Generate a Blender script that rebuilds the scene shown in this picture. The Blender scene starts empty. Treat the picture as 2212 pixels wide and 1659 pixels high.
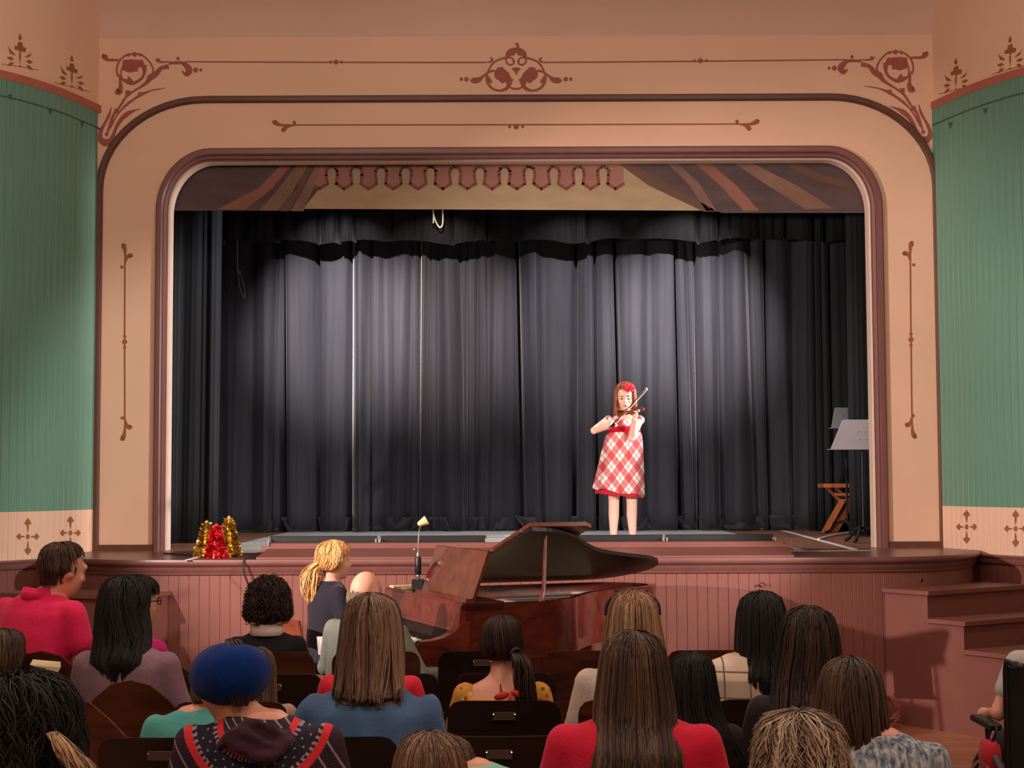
import bpy, math, random
import numpy as np
from mathutils import Vector, Matrix, noise

random.seed(7)
rng = np.random.default_rng(11)
SC = bpy.context.scene
COL = SC.collection
PI = math.pi

# ------------------------------------------------------------------ camera
F_PX, CW, CH = 3320.0, 2212.0, 1659.0
CAM = Vector((0, 0, 1.75))
PITCH = math.atan((1037 - 829.5) / F_PX)
ROLL = 0.0042
_f = Vector((0, math.cos(PITCH), math.sin(PITCH)))
_r0 = Vector((1, 0, 0))
_u0 = Vector((0, -math.sin(PITCH), math.cos(PITCH)))
_r = _r0 * math.cos(ROLL) - _u0 * math.sin(ROLL)
_u = _u0 * math.cos(ROLL) + _r0 * math.sin(ROLL)
cd = bpy.data.cameras.new('camera')
cam = bpy.data.objects.new('camera', cd)
COL.objects.link(cam)
cd.sensor_width = 36.0
cd.lens = F_PX / CW * 36.0
cd.clip_start = 0.05
cam.matrix_world = Matrix(((_r.x, _u.x, -_f.x, CAM.x), (_r.y, _u.y, -_f.y, CAM.y), (_r.z, _u.z, -_f.z, CAM.z), (0, 0, 0, 1)))
SC.camera = cam

# ------------------------------------------------------------------ world, lamps, exposure
w = bpy.data.worlds.new('world')
SC.world = w
w.use_nodes = True
w.node_tree.nodes['Background'].inputs[0].default_value = (1.0, 0.80, 0.70, 1)
w.node_tree.nodes['Background'].inputs[1].default_value = 0.10
SC.view_settings.view_transform = 'Standard'
SC.view_settings.look = 'None'
SC.view_settings.gamma = 1.0
SC.view_settings.use_curve_mapping = False
SC.view_settings.exposure = 0.0


def lamp(name, kind, loc, target, power, color, **kw):
    d = bpy.data.lights.new(name, kind)
    d.energy = power
    d.color = color
    for k, v in kw.items():
        setattr(d, k, v)
    o = bpy.data.objects.new(name, d)
    COL.objects.link(o)
    o.location = loc
    if target is not None:
        o.rotation_euler = (Vector(target) - Vector(loc)).to_track_quat('-Z', 'Y').to_euler()
    return o


WARM = (1.0, 0.87, 0.78)
# house lamps hanging over the seats
for i, (x, y) in enumerate(((-1.9, 7.0), (1.9, 7.0), (-2.6, 2.5), (2.6, 2.5), (0, -1.5))):
    lamp('house_light', 'POINT', (x, y, 4.95), None, 140 if i < 2 else 135, WARM, shadow_soft_size=0.22)
# spotlights on the two side walls, aimed across at the stage
lamp('side_spot', 'SPOT', (-4.75, 6.6, 3.1), (1.3, 12.6, 1.45), 2350, (1.0, 0.83, 0.75), spot_size=math.radians(50), spot_blend=0.6, shadow_soft_size=0.05)
lamp('side_spot', 'SPOT', (4.75, 6.6, 3.1), (-1.45, 12.95, 1.30), 1900, (1.0, 0.92, 0.88), spot_size=math.radians(36), spot_blend=0.45, shadow_soft_size=0.10)
# stage downlights hidden behind the painted header, washing the curtain
for x, p, c in ((-1.88, 2000, (1.0, 0.87, 0.83)), (-0.78, 1250, (1.0, 0.82, 0.73)), (0.70, 1100, (1.0, 0.88, 0.86)), (1.93, 2000, (1.0, 0.88, 0.85))):
    lamp('stage_light', 'SPOT', (x * 0.95, 14.0, 4.74), (x, 17.2, 3.45), p, c, spot_size=math.radians(40), spot_blend=1.0, shadow_soft_size=0.03)
# added fill spots, unseen above the opening, brightening the stage floor
for x in (-1.9, 0.0, 1.9):
    lamp('added_stage_fill', 'SPOT', (x, 13.5, 5.7), (x, 14.9, 1.2), 330, (0.92, 0.95, 1.0), spot_size=math.radians(72), spot_blend=0.8, shadow_soft_size=0.08)
# wing light at stage left shining across the opening
lamp('wing_light', 'SPOT', (4.3, 12.965, 3.0), (-2.9, 12.84, 2.6), 1500, (1.0, 0.93, 0.90), spot_size=math.radians(34), spot_blend=0.6, shadow_soft_size=0.05)

# ------------------------------------------------------------------ helpers
def unproj(px, py, d):
    """point of the plane Y = d that the photograph shows at pixel (px, py)"""
    v = _f + _r * ((px - CW / 2) / F_PX) + _u * ((CH / 2 - py) / F_PX)
    return CAM + v * (d / v.y)


def srgb(r, g, b):
    def c(x):
        x /= 255.0
        return x / 12.92 if x <= 0.04045 else ((x + 0.055) / 1.055) ** 2.4
    return (c(r), c(g), c(b), 1.0)


ROOTM = {}
CACHE = {}


def tag(o, label=None, cat=None, group=None, kind=None):
    if label: o['label'] = label
    if cat: o['category'] = cat
    if group: o['group'] = group
    if kind: o['kind'] = kind
    return o


def empty(name, loc=(0, 0, 0), rotz=0.0, label=None, cat=None, group=None, kind=None):
    o = bpy.data.objects.new(name, None)
    COL.objects.link(o)
    o.location = loc
    o.rotation_euler = (0, 0, rotz)
    o.empty_display_size = 0.1
    ROOTM[o.name] = Matrix.Translation(Vector(loc)) @ Matrix.Rotation(rotz, 4, 'Z')
    return tag(o, label, cat, group, kind)


def link(name, me, parent=None, world=False):
    o = bpy.data.objects.new(name, me)
    COL.objects.link(o)
    if parent is not None:
        o.parent = parent
        if world:
            o.matrix_parent_inverse = ROOTM.get(parent.name, Matrix.Identity(4)).inverted()
    return o


def copy_tree(o, parent=None, loc=None, rotz=None):
    c = o.copy()
    COL.objects.link(c)
    if parent is not None:
        c.parent = parent
    if loc is not None:
        c.location = loc
    if rotz is not None:
        c.rotation_euler = (0, 0, rotz)
    for ch in list(o.children):
        copy_tree(ch, c)
    return c


class MB:
    def __init__(self):
        self.v = []
        self.f = []

    def add(self, vs, fs):
        n = len(self.v)
        self.v.extend([tuple(p) for p in vs])
        self.f.extend([tuple(i + n for i in q) for q in fs])
        return self

    def box(self, x0, x1, y0, y1, z0, z1, M=None):
        vs = [Vector((x, y, z)) for z in (z0, z1) for y in (y0, y1) for x in (x0, x1)]
        if M is not None:
            vs = [M @ p for p in vs]
        return self.add(vs, [(0, 2, 3, 1), (4, 5, 7, 6), (0, 1, 5, 4), (2, 6, 7, 3), (0, 4, 6, 2), (1, 3, 7, 5)])

    def cbox(self, x0, x1, y0, y1, z0, z1, b, M=None):
        """box with chamfered edges: b on the horizontal outline and top/bottom"""
        o = [(x0 + b, y0), (x1 - b, y0), (x1, y0 + b), (x1, y1 - b), (x1 - b, y1), (x0 + b, y1), (x0, y1 - b), (x0, y0 + b)]
        i = [(x0 + b, y0 + b), (x1 - b, y0 + b), (x1 - b, y0 + b), (x1 - b, y1 - b), (x1 - b, y1 - b), (x0 + b, y1 - b), (x0 + b, y1 - b), (x0 + b, y0 + b)]
        vs = []
        for (pts, z) in ((i, z0), (o, z0 + b), (o, z1 - b), (i, z1)):
            vs += [Vector((p[0], p[1], z)) for p in pts]
        if M is not None:
            vs = [M @ p for p in vs]
        fs = []
        for r in range(3):
            for k in range(8):
                a, c = r * 8 + k, r * 8 + (k + 1) % 8
                fs.append((a, c, c + 8, a + 8))
        fs.append(tuple(range(7, -1, -1)))
        fs.append(tuple(range(24, 32)))
        return self.add(vs, fs)

    def rings(self, rings, cap=True, closed=False):
        n = len(rings[0])
        vs = [p for r in rings for p in r]
        fs = []
        m = len(rings)
        for i in range(m if closed else m - 1):
            j = (i + 1) % m
            for k in range(n):
                l = (k + 1) % n
                fs.append((i * n + k, i * n + l, j * n + l, j * n + k))
        if cap and not closed:
            fs.append(tuple(range(n - 1, -1, -1)))
            fs.append(tuple((m - 1) * n + k for k in range(n)))
        return self.add(vs, fs)

    def tube(self, pts, rad, n=8, cap=True, closed=False):
        pts = [Vector(p) for p in pts]
        m = len(pts)
        if not hasattr(rad, '__len__'):
            rad = [rad] * m
        rings = []
        prev = None
        for i, p in enumerate(pts):
            a = pts[(i - 1) % m] if (i > 0 or closed) else p
            b = pts[(i + 1) % m] if (i < m - 1 or closed) else p
            t = (b - a)
            t = t.normalized() if t.length > 1e-9 else Vector((0, 0, 1))
            if prev is None:
                prev = t.orthogonal().normalized()
            nrm = prev - t * prev.dot(t)
            nrm = nrm.normalized() if nrm.length > 1e-6 else t.orthogonal().normalized()
            prev = nrm
            bn = t.cross(nrm)
            rings.append([p + (nrm * math.cos(2 * PI * k / n) + bn * math.sin(2 * PI * k / n)) * rad[i] for k in range(n)])
        return self.rings(rings, cap, closed)

    def ell(self, c, r, nu=14, nv=9, R=None):
        c = Vector(c)
        if not hasattr(r, '__len__'):
            r = (r, r, r)
        rings = []
        for i in range(1, nv):
            t = PI * i / nv
            ring = []
            for k in range(nu):
                a = 2 * PI * k / nu
                p = Vector((r[0] * math.sin(t) * math.cos(a), r[1] * math.sin(t) * math.sin(a), -r[2] * math.cos(t)))
                ring.append(c + (R @ p if R is not None else p))
            rings.append(ring)
        n0 = len(self.v)
        self.rings(rings, cap=False)
        bot = Vector((0, 0, -r[2])); top = Vector((0, 0, r[2]))
        self.v.append(tuple(c + (R @ bot if R is not None else bot)))
        self.v.append(tuple(c + (R @ top if R is not None else top)))
        b, t = len(self.v) - 2, len(self.v) - 1
        last = n0 + (nv - 2) * nu
        for k in range(nu):
            l = (k + 1) % nu
            self.f.append((b, n0 + l, n0 + k))
            self.f.append((t, last + k, last + l))
        return self

    def lathe(self, prof, c=(0, 0, 0), n=16, M=None):
        c = Vector(c)
        rings = []
        for r, z in prof:
            ring = [Vector((r * math.cos(2 * PI * k / n), r * math.sin(2 * PI * k / n), z)) for k in range(n)]
            rings.append([(M @ p if M is not None else p) + c for p in ring])
        return self.rings(rings, cap=True)

    def limb(self, pts, rad, n=12):
        self.tube(pts, rad, n)
        for p, r in zip(pts, rad):
            self.ell(p, r, n, 8)
        return self

    def loft(self, secs, n=20, pw=2.0):
        """secs: (x, y, z, hx, hy) horizontal superellipse sections"""
        rings = []
        for (x, y, z, hx, hy) in secs:
            ring = []
            for k in range(n):
                a = 2 * PI * k / n
                ca, sa = math.cos(a), math.sin(a)
                ring.append(Vector((x + hx * math.copysign(abs(ca) ** (2 / pw), ca), y + hy * math.copysign(abs(sa) ** (2 / pw), sa), z)))
            rings.append(ring)
        return self.rings(rings, cap=True)

    def prism(self, pts, off):
        """polygon given by 3D points (any plane) extruded by the vector off"""
        off = Vector(off)
        n = len(pts)
        vs = [Vector(p) for p in pts] + [Vector(p) + off for p in pts]
        fs = [tuple(range(n - 1, -1, -1)), tuple(range(n, 2 * n))]
        for k in range(n):
            l = (k + 1) % n
            fs.append((k, l, n + l, n + k))
        return self.add(vs, fs)

    def mesh(self, name):
        me = bpy.data.meshes.new(name)
        me.from_pydata(self.v, [], self.f)
        me.validate()
        return me

    def build(self, name, mat, parent=None, world=False, smooth=False, fix=True):
        me = self.mesh(name)
        if fix:
            import bmesh
            bm = bmesh.new()
            bm.from_mesh(me)
            bmesh.ops.recalc_face_normals(bm, faces=bm.faces)
            bm.to_mesh(me)
            bm.free()
        me.materials.append(mat)
        if smooth:
            me.polygons.foreach_set('use_smooth', [True] * len(me.polygons))
            if smooth != 'all':
                try:
                    me.set_sharp_from_angle(angle=math.radians(40))
                except Exception:
                    pass
        return link(name, me, parent, world)


PENDING = []


def remeshed(mb, name, mat, parent, voxel=0.011, smooth=6, post=None):
    """one continuous surface grown from overlapping volumes"""
    me = mb.mesh(name)
    me.materials.append(mat)
    o = link(name, me, parent)
    m = o.modifiers.new('r', 'REMESH'); m.mode = 'VOXEL'; m.voxel_size = voxel; m.use_smooth_shade = True
    s = o.modifiers.new('s', 'SMOOTH'); s.factor = 0.5; s.iterations = smooth
    PENDING.append((o, mat, post))
    return o


def finish_remesh():
    dg = bpy.context.evaluated_depsgraph_get()
    done = []
    for o, mat, post in PENDING:
        me = bpy.data.meshes.new_from_object(o.evaluated_get(dg))
        done.append((o, me, mat, post))
    for o, me, mat, post in done:
        o.modifiers.clear()
        old = o.data
        o.data = me
        me.materials.clear()
        me.materials.append(mat)
        if post:
            n = len(me.vertices)
            co = np.empty(n * 3); no = np.empty(n * 3)
            me.vertices.foreach_get('co', co); me.vertices.foreach_get('normal', no)
            co = post(co.reshape(-1, 3), no.reshape(-1, 3))
            me.vertices.foreach_set('co', co.ravel())
        me.polygons.foreach_set('use_smooth', [True] * len(me.polygons))
        me.name = o.name
        me.update()


def catmull(pts, per=8, closed=False):
    pts = [np.array(p, float) for p in pts]
    n = len(pts)
    out = []
    segs = n if closed else n - 1
    for i in range(segs):
        if closed:
            p0, p1, p2, p3 = pts[(i - 1) % n], pts[i], pts[(i + 1) % n], pts[(i + 2) % n]
        else:
            p0, p1, p2, p3 = pts[max(i - 1, 0)], pts[i], pts[i + 1], pts[min(i + 2, n - 1)]
        for k in range(per):
            t = k / per
            out.append(0.5 * ((2 * p1) + (p2 - p0) * t + (2 * p0 - 5 * p1 + 4 * p2 - p3) * t * t + (3 * p1 - p0 - 3 * p2 + p3) * t ** 3))
    if not closed:
        out.append(pts[-1])
    return out


def resample(path, step):
    p = np.array(path)
    d = np.r_[0, np.cumsum(np.linalg.norm(np.diff(p, axis=0), axis=1))]
    s = np.arange(0, d[-1], step)
    return np.stack([np.interp(s, d, p[:, k]) for k in range(p.shape[1])], 1)


# ------------------------------------------------------------------ materials
def nodes_of(name):
    m = bpy.data.materials.new(name)
    m.use_nodes = True
    nt = m.node_tree
    return m, nt, nt.nodes['Principled BSDF']


def N(nt, t, **kw):
    n = nt.nodes.new(t)
    for k, v in kw.items():
        setattr(n, k, v)
    return n


def ramp(nt, stops, interp='LINEAR'):
    r = N(nt, 'ShaderNodeValToRGB')
    r.color_ramp.interpolation = interp
    e = r.color_ramp.elements
    while len(e) > 1:
        e.remove(e[-1])
    e[0].position, e[0].color = stops[0]
    for p, c in stops[1:]:
        k = e.new(p)
        k.color = c
    return r


def mat(name, col, rough=0.6, var=0.10, scale=6.0, stretch=(1, 1, 1), bump=0.0, bscale=40.0, metal=0.0, spec=0.5, sheen=0.0, coat=0.0, emit=None, estr=0.0):
    """painted / fabric / metal surface: base colour with a soft procedural mottling and fine relief"""
    m, nt, b = nodes_of(name)
    L = nt.links
    tc = N(nt, 'ShaderNodeTexCoord')
    mp = N(nt, 'ShaderNodeMapping')
    mp.inputs['Scale'].default_value = stretch
    L.new(tc.outputs['Object'], mp.inputs[0])
    nz = N(nt, 'ShaderNodeTexNoise')
    nz.inputs['Scale'].default_value = scale
    nz.inputs['Detail'].default_value = 5
    L.new(mp.outputs[0], nz.inputs[0])
    c = srgb(*col)
    lo = tuple(x * (1 - var) for x in c[:3]) + (1,)
    hi = tuple(min(1, x * (1 + var)) for x in c[:3]) + (1,)
    r = ramp(nt, [(0.25, lo), (0.75, hi)])
    L.new(nz.outputs[0], r.inputs[0])
    L.new(r.outputs[0], b.inputs['Base Color'])
    b.inputs['Roughness'].default_value = rough
    b.inputs['Metallic'].default_value = metal
    b.inputs['Specular IOR Level'].default_value = spec
    if sheen:
        b.inputs['Sheen Weight'].default_value = sheen
        b.inputs['Sheen Roughness'].default_value = 0.4
    if coat:
        b.inputs['Coat Weight'].default_value = coat
        b.inputs['Coat Roughness'].default_value = 0.12
    if bump:
        n2 = N(nt, 'ShaderNodeTexNoise')
        n2.inputs['Scale'].default_value = bscale
        n2.inputs['Detail'].default_value = 3
        L.new(mp.outputs[0], n2.inputs[0])
        bp = N(nt, 'ShaderNodeBump')
        bp.inputs['Strength'].default_value = bump
        bp.inputs['Distance'].default_value = 0.01
        L.new(n2.outputs[0], bp.inputs['Height'])
        L.new(bp.outputs[0], b.inputs['Normal'])
    if emit:
        b.inputs['Emission Color'].default_value = srgb(*emit)
        b.inputs['Emission Strength'].default_value = estr
    return m


def wood(name, dark, light, rough=0.35, scale=3.0, axis=(1, 12, 12), coat=0.0, spec=0.5):
    m, nt, b = nodes_of(name)
    L = nt.links
    tc = N(nt, 'ShaderNodeTexCoord')
    mp = N(nt, 'ShaderNodeMapping')
    mp.inputs['Scale'].default_value = axis
    L.new(tc.outputs['Object'], mp.inputs[0])
    oi = N(nt, 'ShaderNodeObjectInfo')
    add = N(nt, 'ShaderNodeVectorMath', operation='ADD')
    L.new(mp.outputs[0], add.inputs[0])
    sc = N(nt, 'ShaderNodeVectorMath', operation='SCALE')
    sc.inputs[0].default_value = (37, 51, 23)
    L.new(oi.outputs['Random'], sc.inputs['Scale'])
    L.new(sc.outputs[0], add.inputs[1])
    nz = N(nt, 'ShaderNodeTexNoise')
    nz.inputs['Scale'].default_value = scale
    nz.inputs['Detail'].default_value = 7
    nz.inputs['Distortion'].default_value = 0.6
    L.new(add.outputs[0], nz.inputs[0])
    r = ramp(nt, [(0.30, srgb(*dark)), (0.72, srgb(*light))])
    L.new(nz.outputs[0], r.inputs[0])
    L.new(r.outputs[0], b.inputs['Base Color'])
    b.inputs['Roughness'].default_value = rough
    b.inputs['Specular IOR Level'].default_value = spec
    if coat:
        b.inputs['Coat Weight'].default_value = coat
        b.inputs['Coat Roughness'].default_value = 0.08
    return m


def hair_mat(name, dark, mid, light, rough=0.45):
    m, nt, b = nodes_of(name)
    L = nt.links
    at = N(nt, 'ShaderNodeAttribute', attribute_name='tint')
    r = ramp(nt, [(0.0, srgb(*dark)), (0.5, srgb(*mid)), (1.0, srgb(*light))])
    L.new(at.outputs['Fac'], r.inputs[0])
    L.new(r.outputs[0], b.inputs['Base Color'])
    b.inputs['Roughness'].default_value = rough
    b.inputs['Specular IOR Level'].default_value = 0.35
    return m
# ------------------------------------------------------------------ shared materials
M_cream = mat('cream_plaster', (230, 188, 160), 0.75, 0.04, 1.5, bump=0.05, bscale=25)
M_ceil = mat('ceiling_plaster', (214, 178, 158), 0.8, 0.05, 1.0)
M_mauve = mat('mauve_paint', (124, 75, 66), 0.42, 0.07, 4.0, bump=0.06, bscale=30)
M_mauve_d = mat('mauve_paint_deck', (112, 74, 68), 0.30, 0.16, 5.0, bump=0.05, bscale=18)
M_nose = mat('nosing_paint', (116, 74, 68), 0.35, 0.10, 6.0)
M_trim = mat('dark_brown_trim', (96, 60, 48), 0.40, 0.12, 9.0, (1, 1, 0.2))
M_trim2 = mat('mauve_brown_trim', (120, 76, 72), 0.40, 0.10, 9.0, (1, 1, 0.2))
M_jamb = mat('jamb_paint', (225, 196, 178), 0.5, 0.05)
M_sten = mat('stencil_red', (160, 88, 74), 0.75, 0.06, 20)
M_sten2 = mat('stencil_brown', (152, 92, 50), 0.75, 0.06, 20)
M_green_d = mat('stencil_green', (60, 92, 72), 0.75, 0.06, 20)
M_border = mat('border_red', (176, 100, 80), 0.7, 0.06, 10)
M_dark = mat('dark_backing', (30, 22, 22), 0.9)
M_stage = mat('stage_boards_grey', (186, 180, 172), 0.55, 0.35, 3.0, (1, 3, 1), bump=0.1, bscale=12)
M_tape = mat('white_tape', (225, 220, 212), 0.7, 0.06)
M_black = mat('black_metal', (24, 24, 26), 0.45, 0.1)
M_chrome = mat('chrome', (200, 200, 200), 0.22, 0.04, metal=1.0)
M_plate = mat('grey_plate', (150, 142, 136), 0.6)
M_floor = wood('hall_floor_wood', (132, 80, 62), (186, 128, 100), 0.45, 2.0, (0.8, 14, 14))

Z_STAGE = 1.183
Y_PROS = 12.7
Z_CEIL = 5.92
Z_CREAM = 1.524      # top of the cream dado on the side walls
Z_BORD = 4.83        # top of the green planks


def wall_paint():
    """boards painted cream up to the dado line and green above it"""
    m, nt, b = nodes_of('green_over_cream_boards')
    L = nt.links
    tc = N(nt, 'ShaderNodeTexCoord')
    sp = N(nt, 'ShaderNodeSeparateXYZ')
    L.new(tc.outputs['Object'], sp.inputs[0])
    gt = N(nt, 'ShaderNodeMath', operation='GREATER_THAN')
    L.new(sp.outputs['Z'], gt.inputs[0])
    gt.inputs[1].default_value = Z_CREAM - 1.15
    nz = N(nt, 'ShaderNodeTexNoise')
    mp = N(nt, 'ShaderNodeMapping'); mp.inputs['Scale'].default_value = (30, 30, 0.6)
    L.new(tc.outputs['Object'], mp.inputs[0]); L.new(mp.outputs[0], nz.inputs[0])
    nz.inputs['Scale'].default_value = 2.0
    rg = ramp(nt, [(0.3, srgb(92, 136, 116)), (0.7, srgb(106, 150, 130))])
    rc = ramp(nt, [(0.3, srgb(224, 184, 158)), (0.7, srgb(232, 194, 168))])
    L.new(nz.outputs[0], rg.inputs[0]); L.new(nz.outputs[0], rc.inputs[0])
    mx = N(nt, 'ShaderNodeMix', data_type='RGBA')
    L.new(gt.outputs[0], mx.inputs['Factor'])
    L.new(rc.outputs[0], mx.inputs['A']); L.new(rg.outputs[0], mx.inputs['B'])
    L.new(mx.outputs['Result'], b.inputs['Base Color'])
    b.inputs['Roughness'].default_value = 0.55
    return m


M_boards = wall_paint()


def plank_mesh(name, wd, h, th, m, chamfer=0.0025):
    key = (name, round(h, 3))
    if key in CACHE:
        return CACHE[key]
    mb = MB()
    a = wd / 2
    sec = [(-a, th), (-a, chamfer), (-a + chamfer, 0), (a - chamfer, 0), (a, chamfer), (a, th)]
    mb.rings([[Vector((x, y, 0)) for x, y in sec], [Vector((x, y, h)) for x, y in sec]])
    me = mb.mesh(name)
    me.materials.append(m)
    CACHE[key] = me
    return me


def plank_run(path, wd, z0, z1, th, m, parent, name='plank', skip=None):
    """individual boards along a plan path; interior lies on the (ty,-tx) side"""
    pts = resample(path, wd)
    me = plank_mesh(name + '_' + m.name, wd * 0.982, z1 - z0, th, m)
    for i in range(len(pts) - 1):
        a, b = pts[i], pts[i + 1]
        t = b - a
        ang = math.atan2(t[1], t[0])
        c = (a + b) / 2
        if skip and skip(c):
            continue
        o = bpy.data.objects.new(name, me)
        COL.objects.link(o)
        o.parent = parent
        nrm = np.array((t[1], -t[0])) / np.linalg.norm(t)
        c = c + nrm * th
        o.location = (c[0], c[1], z0)
        o.rotation_euler = (0, 0, ang)


def sweep(mb, path, prof):
    """prof: (outward, z) closed polygon swept along a plan path, outward = (ty,-tx)"""
    p = np.array(path)
    t = np.gradient(p, axis=0)
    t /= np.linalg.norm(t, axis=1)[:, None]
    rings = []
    for q, tt in zip(p, t):
        rings.append([Vector((q[0] + tt[1] * o, q[1] - tt[0] * o, z)) for o, z in prof])
    mb.rings(rings)
    return mb


# ------------------------------------------------------------------ floor and ceiling
floor = tag(MB().box(-5.8, 5.8, -4.2, 19.0, -0.2, -0.012).build('floor', M_floor), 'worn brown wooden hall floor', kind='structure')
bw = 0.072
bme = MB().cbox(-4.5, 4.5, 0.001, bw - 0.002, -0.012, 0.0, 0.0015).mesh('board')
bme.materials.append(M_floor)
for i in range(50):
    o = link('board', bme, floor)
    o.location = (0, 7.6 + i * bw, 0)

mb = MB()
R = 0.45
prof = [(Y_PROS + 0.3, Z_CEIL - R)] + [(Y_PROS - R + R * math.cos(a), Z_CEIL - R + R * math.sin(a)) for a in np.linspace(0, PI / 2, 12)] + [(-4.2, Z_CEIL), (-4.2, Z_CEIL + 0.25), (Y_PROS + 0.3, Z_CEIL + 0.25)]
mb.rings([[Vector((x, y, z)) for y, z in prof] for x in (-5.9, 5.9)])
tag(mb.build('ceiling', M_ceil, smooth=True), 'pale plaster ceiling curving down into the stage wall', kind='structure')
tag(MB().box(-5.9, 5.9, -4.4, -4.2, 0, 6.1).build('wall_back', M_cream), 'plain wall behind the audience', kind='structure')

# ------------------------------------------------------------------ side walls (flared towards the stage)
PL = [(-5.6, -4.2), (-5.6, 2.0), (-5.6, 8.0), (-5.6, 10.0), (-5.45, 10.55), (-5.1, 10.85), (-4.6, 11.05), (-4.2, 11.3), (-3.874, 11.63), (-3.645, 12.04), (-3.53, 12.4), (-3.447, 12.72)]
PR = [(3.535, 12.72), (3.62, 12.4), (3.735, 12.04), (3.95, 11.63), (4.28, 11.3), (4.68, 11.05), (5.15, 10.85), (5.5, 10.55), (5.65, 10.0), (5.65, 8.0), (5.65, 2.0), (5.65, -4.2)]
PATH_L = np.array(catmull(PL, 10))
PATH_R = np.array(catmull(PR, 10))


def wall_hit(px, py, path, off=0.0):
    """where the pixel ray meets a vertical wall standing on a plan path"""
    v = _f + _r * ((px - CW / 2) / F_PX) + _u * ((CH / 2 - py) / F_PX)
    best = None
    for a, b in zip(path[:-1], path[1:]):
        dx, dy = b[0] - a[0], b[1] - a[1]
        nx, ny = dy, -dx
        l = math.hypot(nx, ny)
        if l < 1e-9:
            continue
        nx, ny = nx / l * off, ny / l * off
        ax, ay = a[0] + nx, a[1] + ny
        det = v.x * (-dy) + v.y * dx
        if abs(det) < 1e-9:
            continue
        s = (ax * (-dy) + ay * dx) / det
        u_ = (v.x * ay - v.y * ax) / det
        if s > 0 and -0.05 <= u_ <= 1.05 and (best is None or abs(u_ - 0.5) < best[0]):
            best = (abs(u_ - 0.5), CAM + v * s)
    return best[1] if best else None


def side_wall(side, path, words):
    root = MB()
    sweep(root, path, [(-0.25, 0), (-0.25, 6.1), (0, 6.1), (0, 0)])
    wl = tag(root.build('wall_' + side, M_cream, smooth=True), words, kind='structure')
    vis = [p for p in path if p[1] > 10.45]
    plank_run(vis, 0.075, 1.15, Z_BORD, 0.016, M_boards, wl)
    plank_run(vis, 0.075, 0.0, 1.10, 0.016, M_mauve, wl, 'wainscot_plank')
    near = [p for p in path if p[1] <= 10.62]
    mbn = MB(); sweep(mbn, near, [(-0.01, 0.0), (0.012, 0.0), (0.012, 1.10), (-0.01, 1.10)])
    mbn.build('wainscot_panel', M_mauve, wl, smooth=True)
    mbn = MB(); sweep(mbn, near, [(-0.01, 1.15), (0.012, 1.15), (0.012, Z_BORD), (-0.01, Z_BORD)])
    mbn.build('board_panel', mat('green_paint_' + side, (98, 142, 122), 0.55, 0.06, 4, (20, 20, 0.6)), wl, smooth=True)
    mbn = MB(); sweep(mbn, path, [(0, 1.09), (0.035, 1.09), (0.045, 1.11), (0.045, 1.135), (0.06, 1.14), (0.06, 1.155), (0, 1.16)])
    mbn.build('chair_rail', M_trim2, wl, smooth=True)
    mbn = MB(); sweep(mbn, path, [(0, Z_BORD), (0.02, Z_BORD), (0.024, Z_BORD + 0.03), (0.02, Z_BORD + 0.065), (0, Z_BORD + 0.065)])
    mbn.build('border_moulding', M_border, wl, smooth=True)
    mbn = MB(); sweep(mbn, path, [(0.016, Z_BORD - 0.14), (0.0185, Z_BORD - 0.14), (0.0185, Z_BORD - 0.128), (0.016, Z_BORD - 0.128)])
    mbn.build('painted_line', M_green_d, wl)
    return wl


wall_l = side_wall('left', PATH_L, 'flared left side wall of green boards over a cream and mauve dado')
wall_r = side_wall('right', PATH_R, 'flared right side wall of green boards over a cream and mauve dado')

# ------------------------------------------------------------------ proscenium wall and its mouldings
PXM = 3320.0 / Y_PROS


def PW(px, py, d=Y_PROS):
    return unproj(px, py, d)


XL, XR = PW(350, 820).x, PW(1897, 820).x
XLo, XRo = PW(211, 760).x, PW(2029, 760).x
Z_OPEN = PW(1118, 334).z
Z_OUT = PW(1118, 213).z


def arch(xl, xr, zt, rx, rz, z0, n=14):
    pts = [(xl, z0), (xl, (z0 + zt - rz) / 2)]
    for a in np.linspace(PI, PI / 2, n):
        pts.append((xl + rx + rx * math.cos(a), zt - rz + rz * math.sin(a)))
    m = (xl + xr) / 2
    pts.append((m, zt))
    for a in np.linspace(PI / 2, 0, n):
        pts.append((xr - rx + rx * math.cos(a), zt - rz + rz * math.sin(a)))
    pts += [(xr, (z0 + zt - rz) / 2), (xr, z0)]
    return pts


A_IN = arch(XL, XR, Z_OPEN, 0.40, 0.47, Z_STAGE - 0.02)
A_OUT = arch(XLo, XRo, Z_OUT, 0.87, 0.76, Z_STAGE)


def arch_sweep(mb, pts, prof, y0):
    """prof: (in-plane offset towards outside, depth towards the hall)"""
    p = np.array(pts)
    t = np.gradient(p, axis=0)
    t /= np.linalg.norm(t, axis=1)[:, None]
    rings = []
    for q, tt in zip(p, t):
        nx, nz = -tt[1], tt[0]
        rings.append([Vector((q[0] + nx * o, y0 - dp, q[1] + nz * o)) for o, dp in prof])
    return mb.rings(rings)


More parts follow.
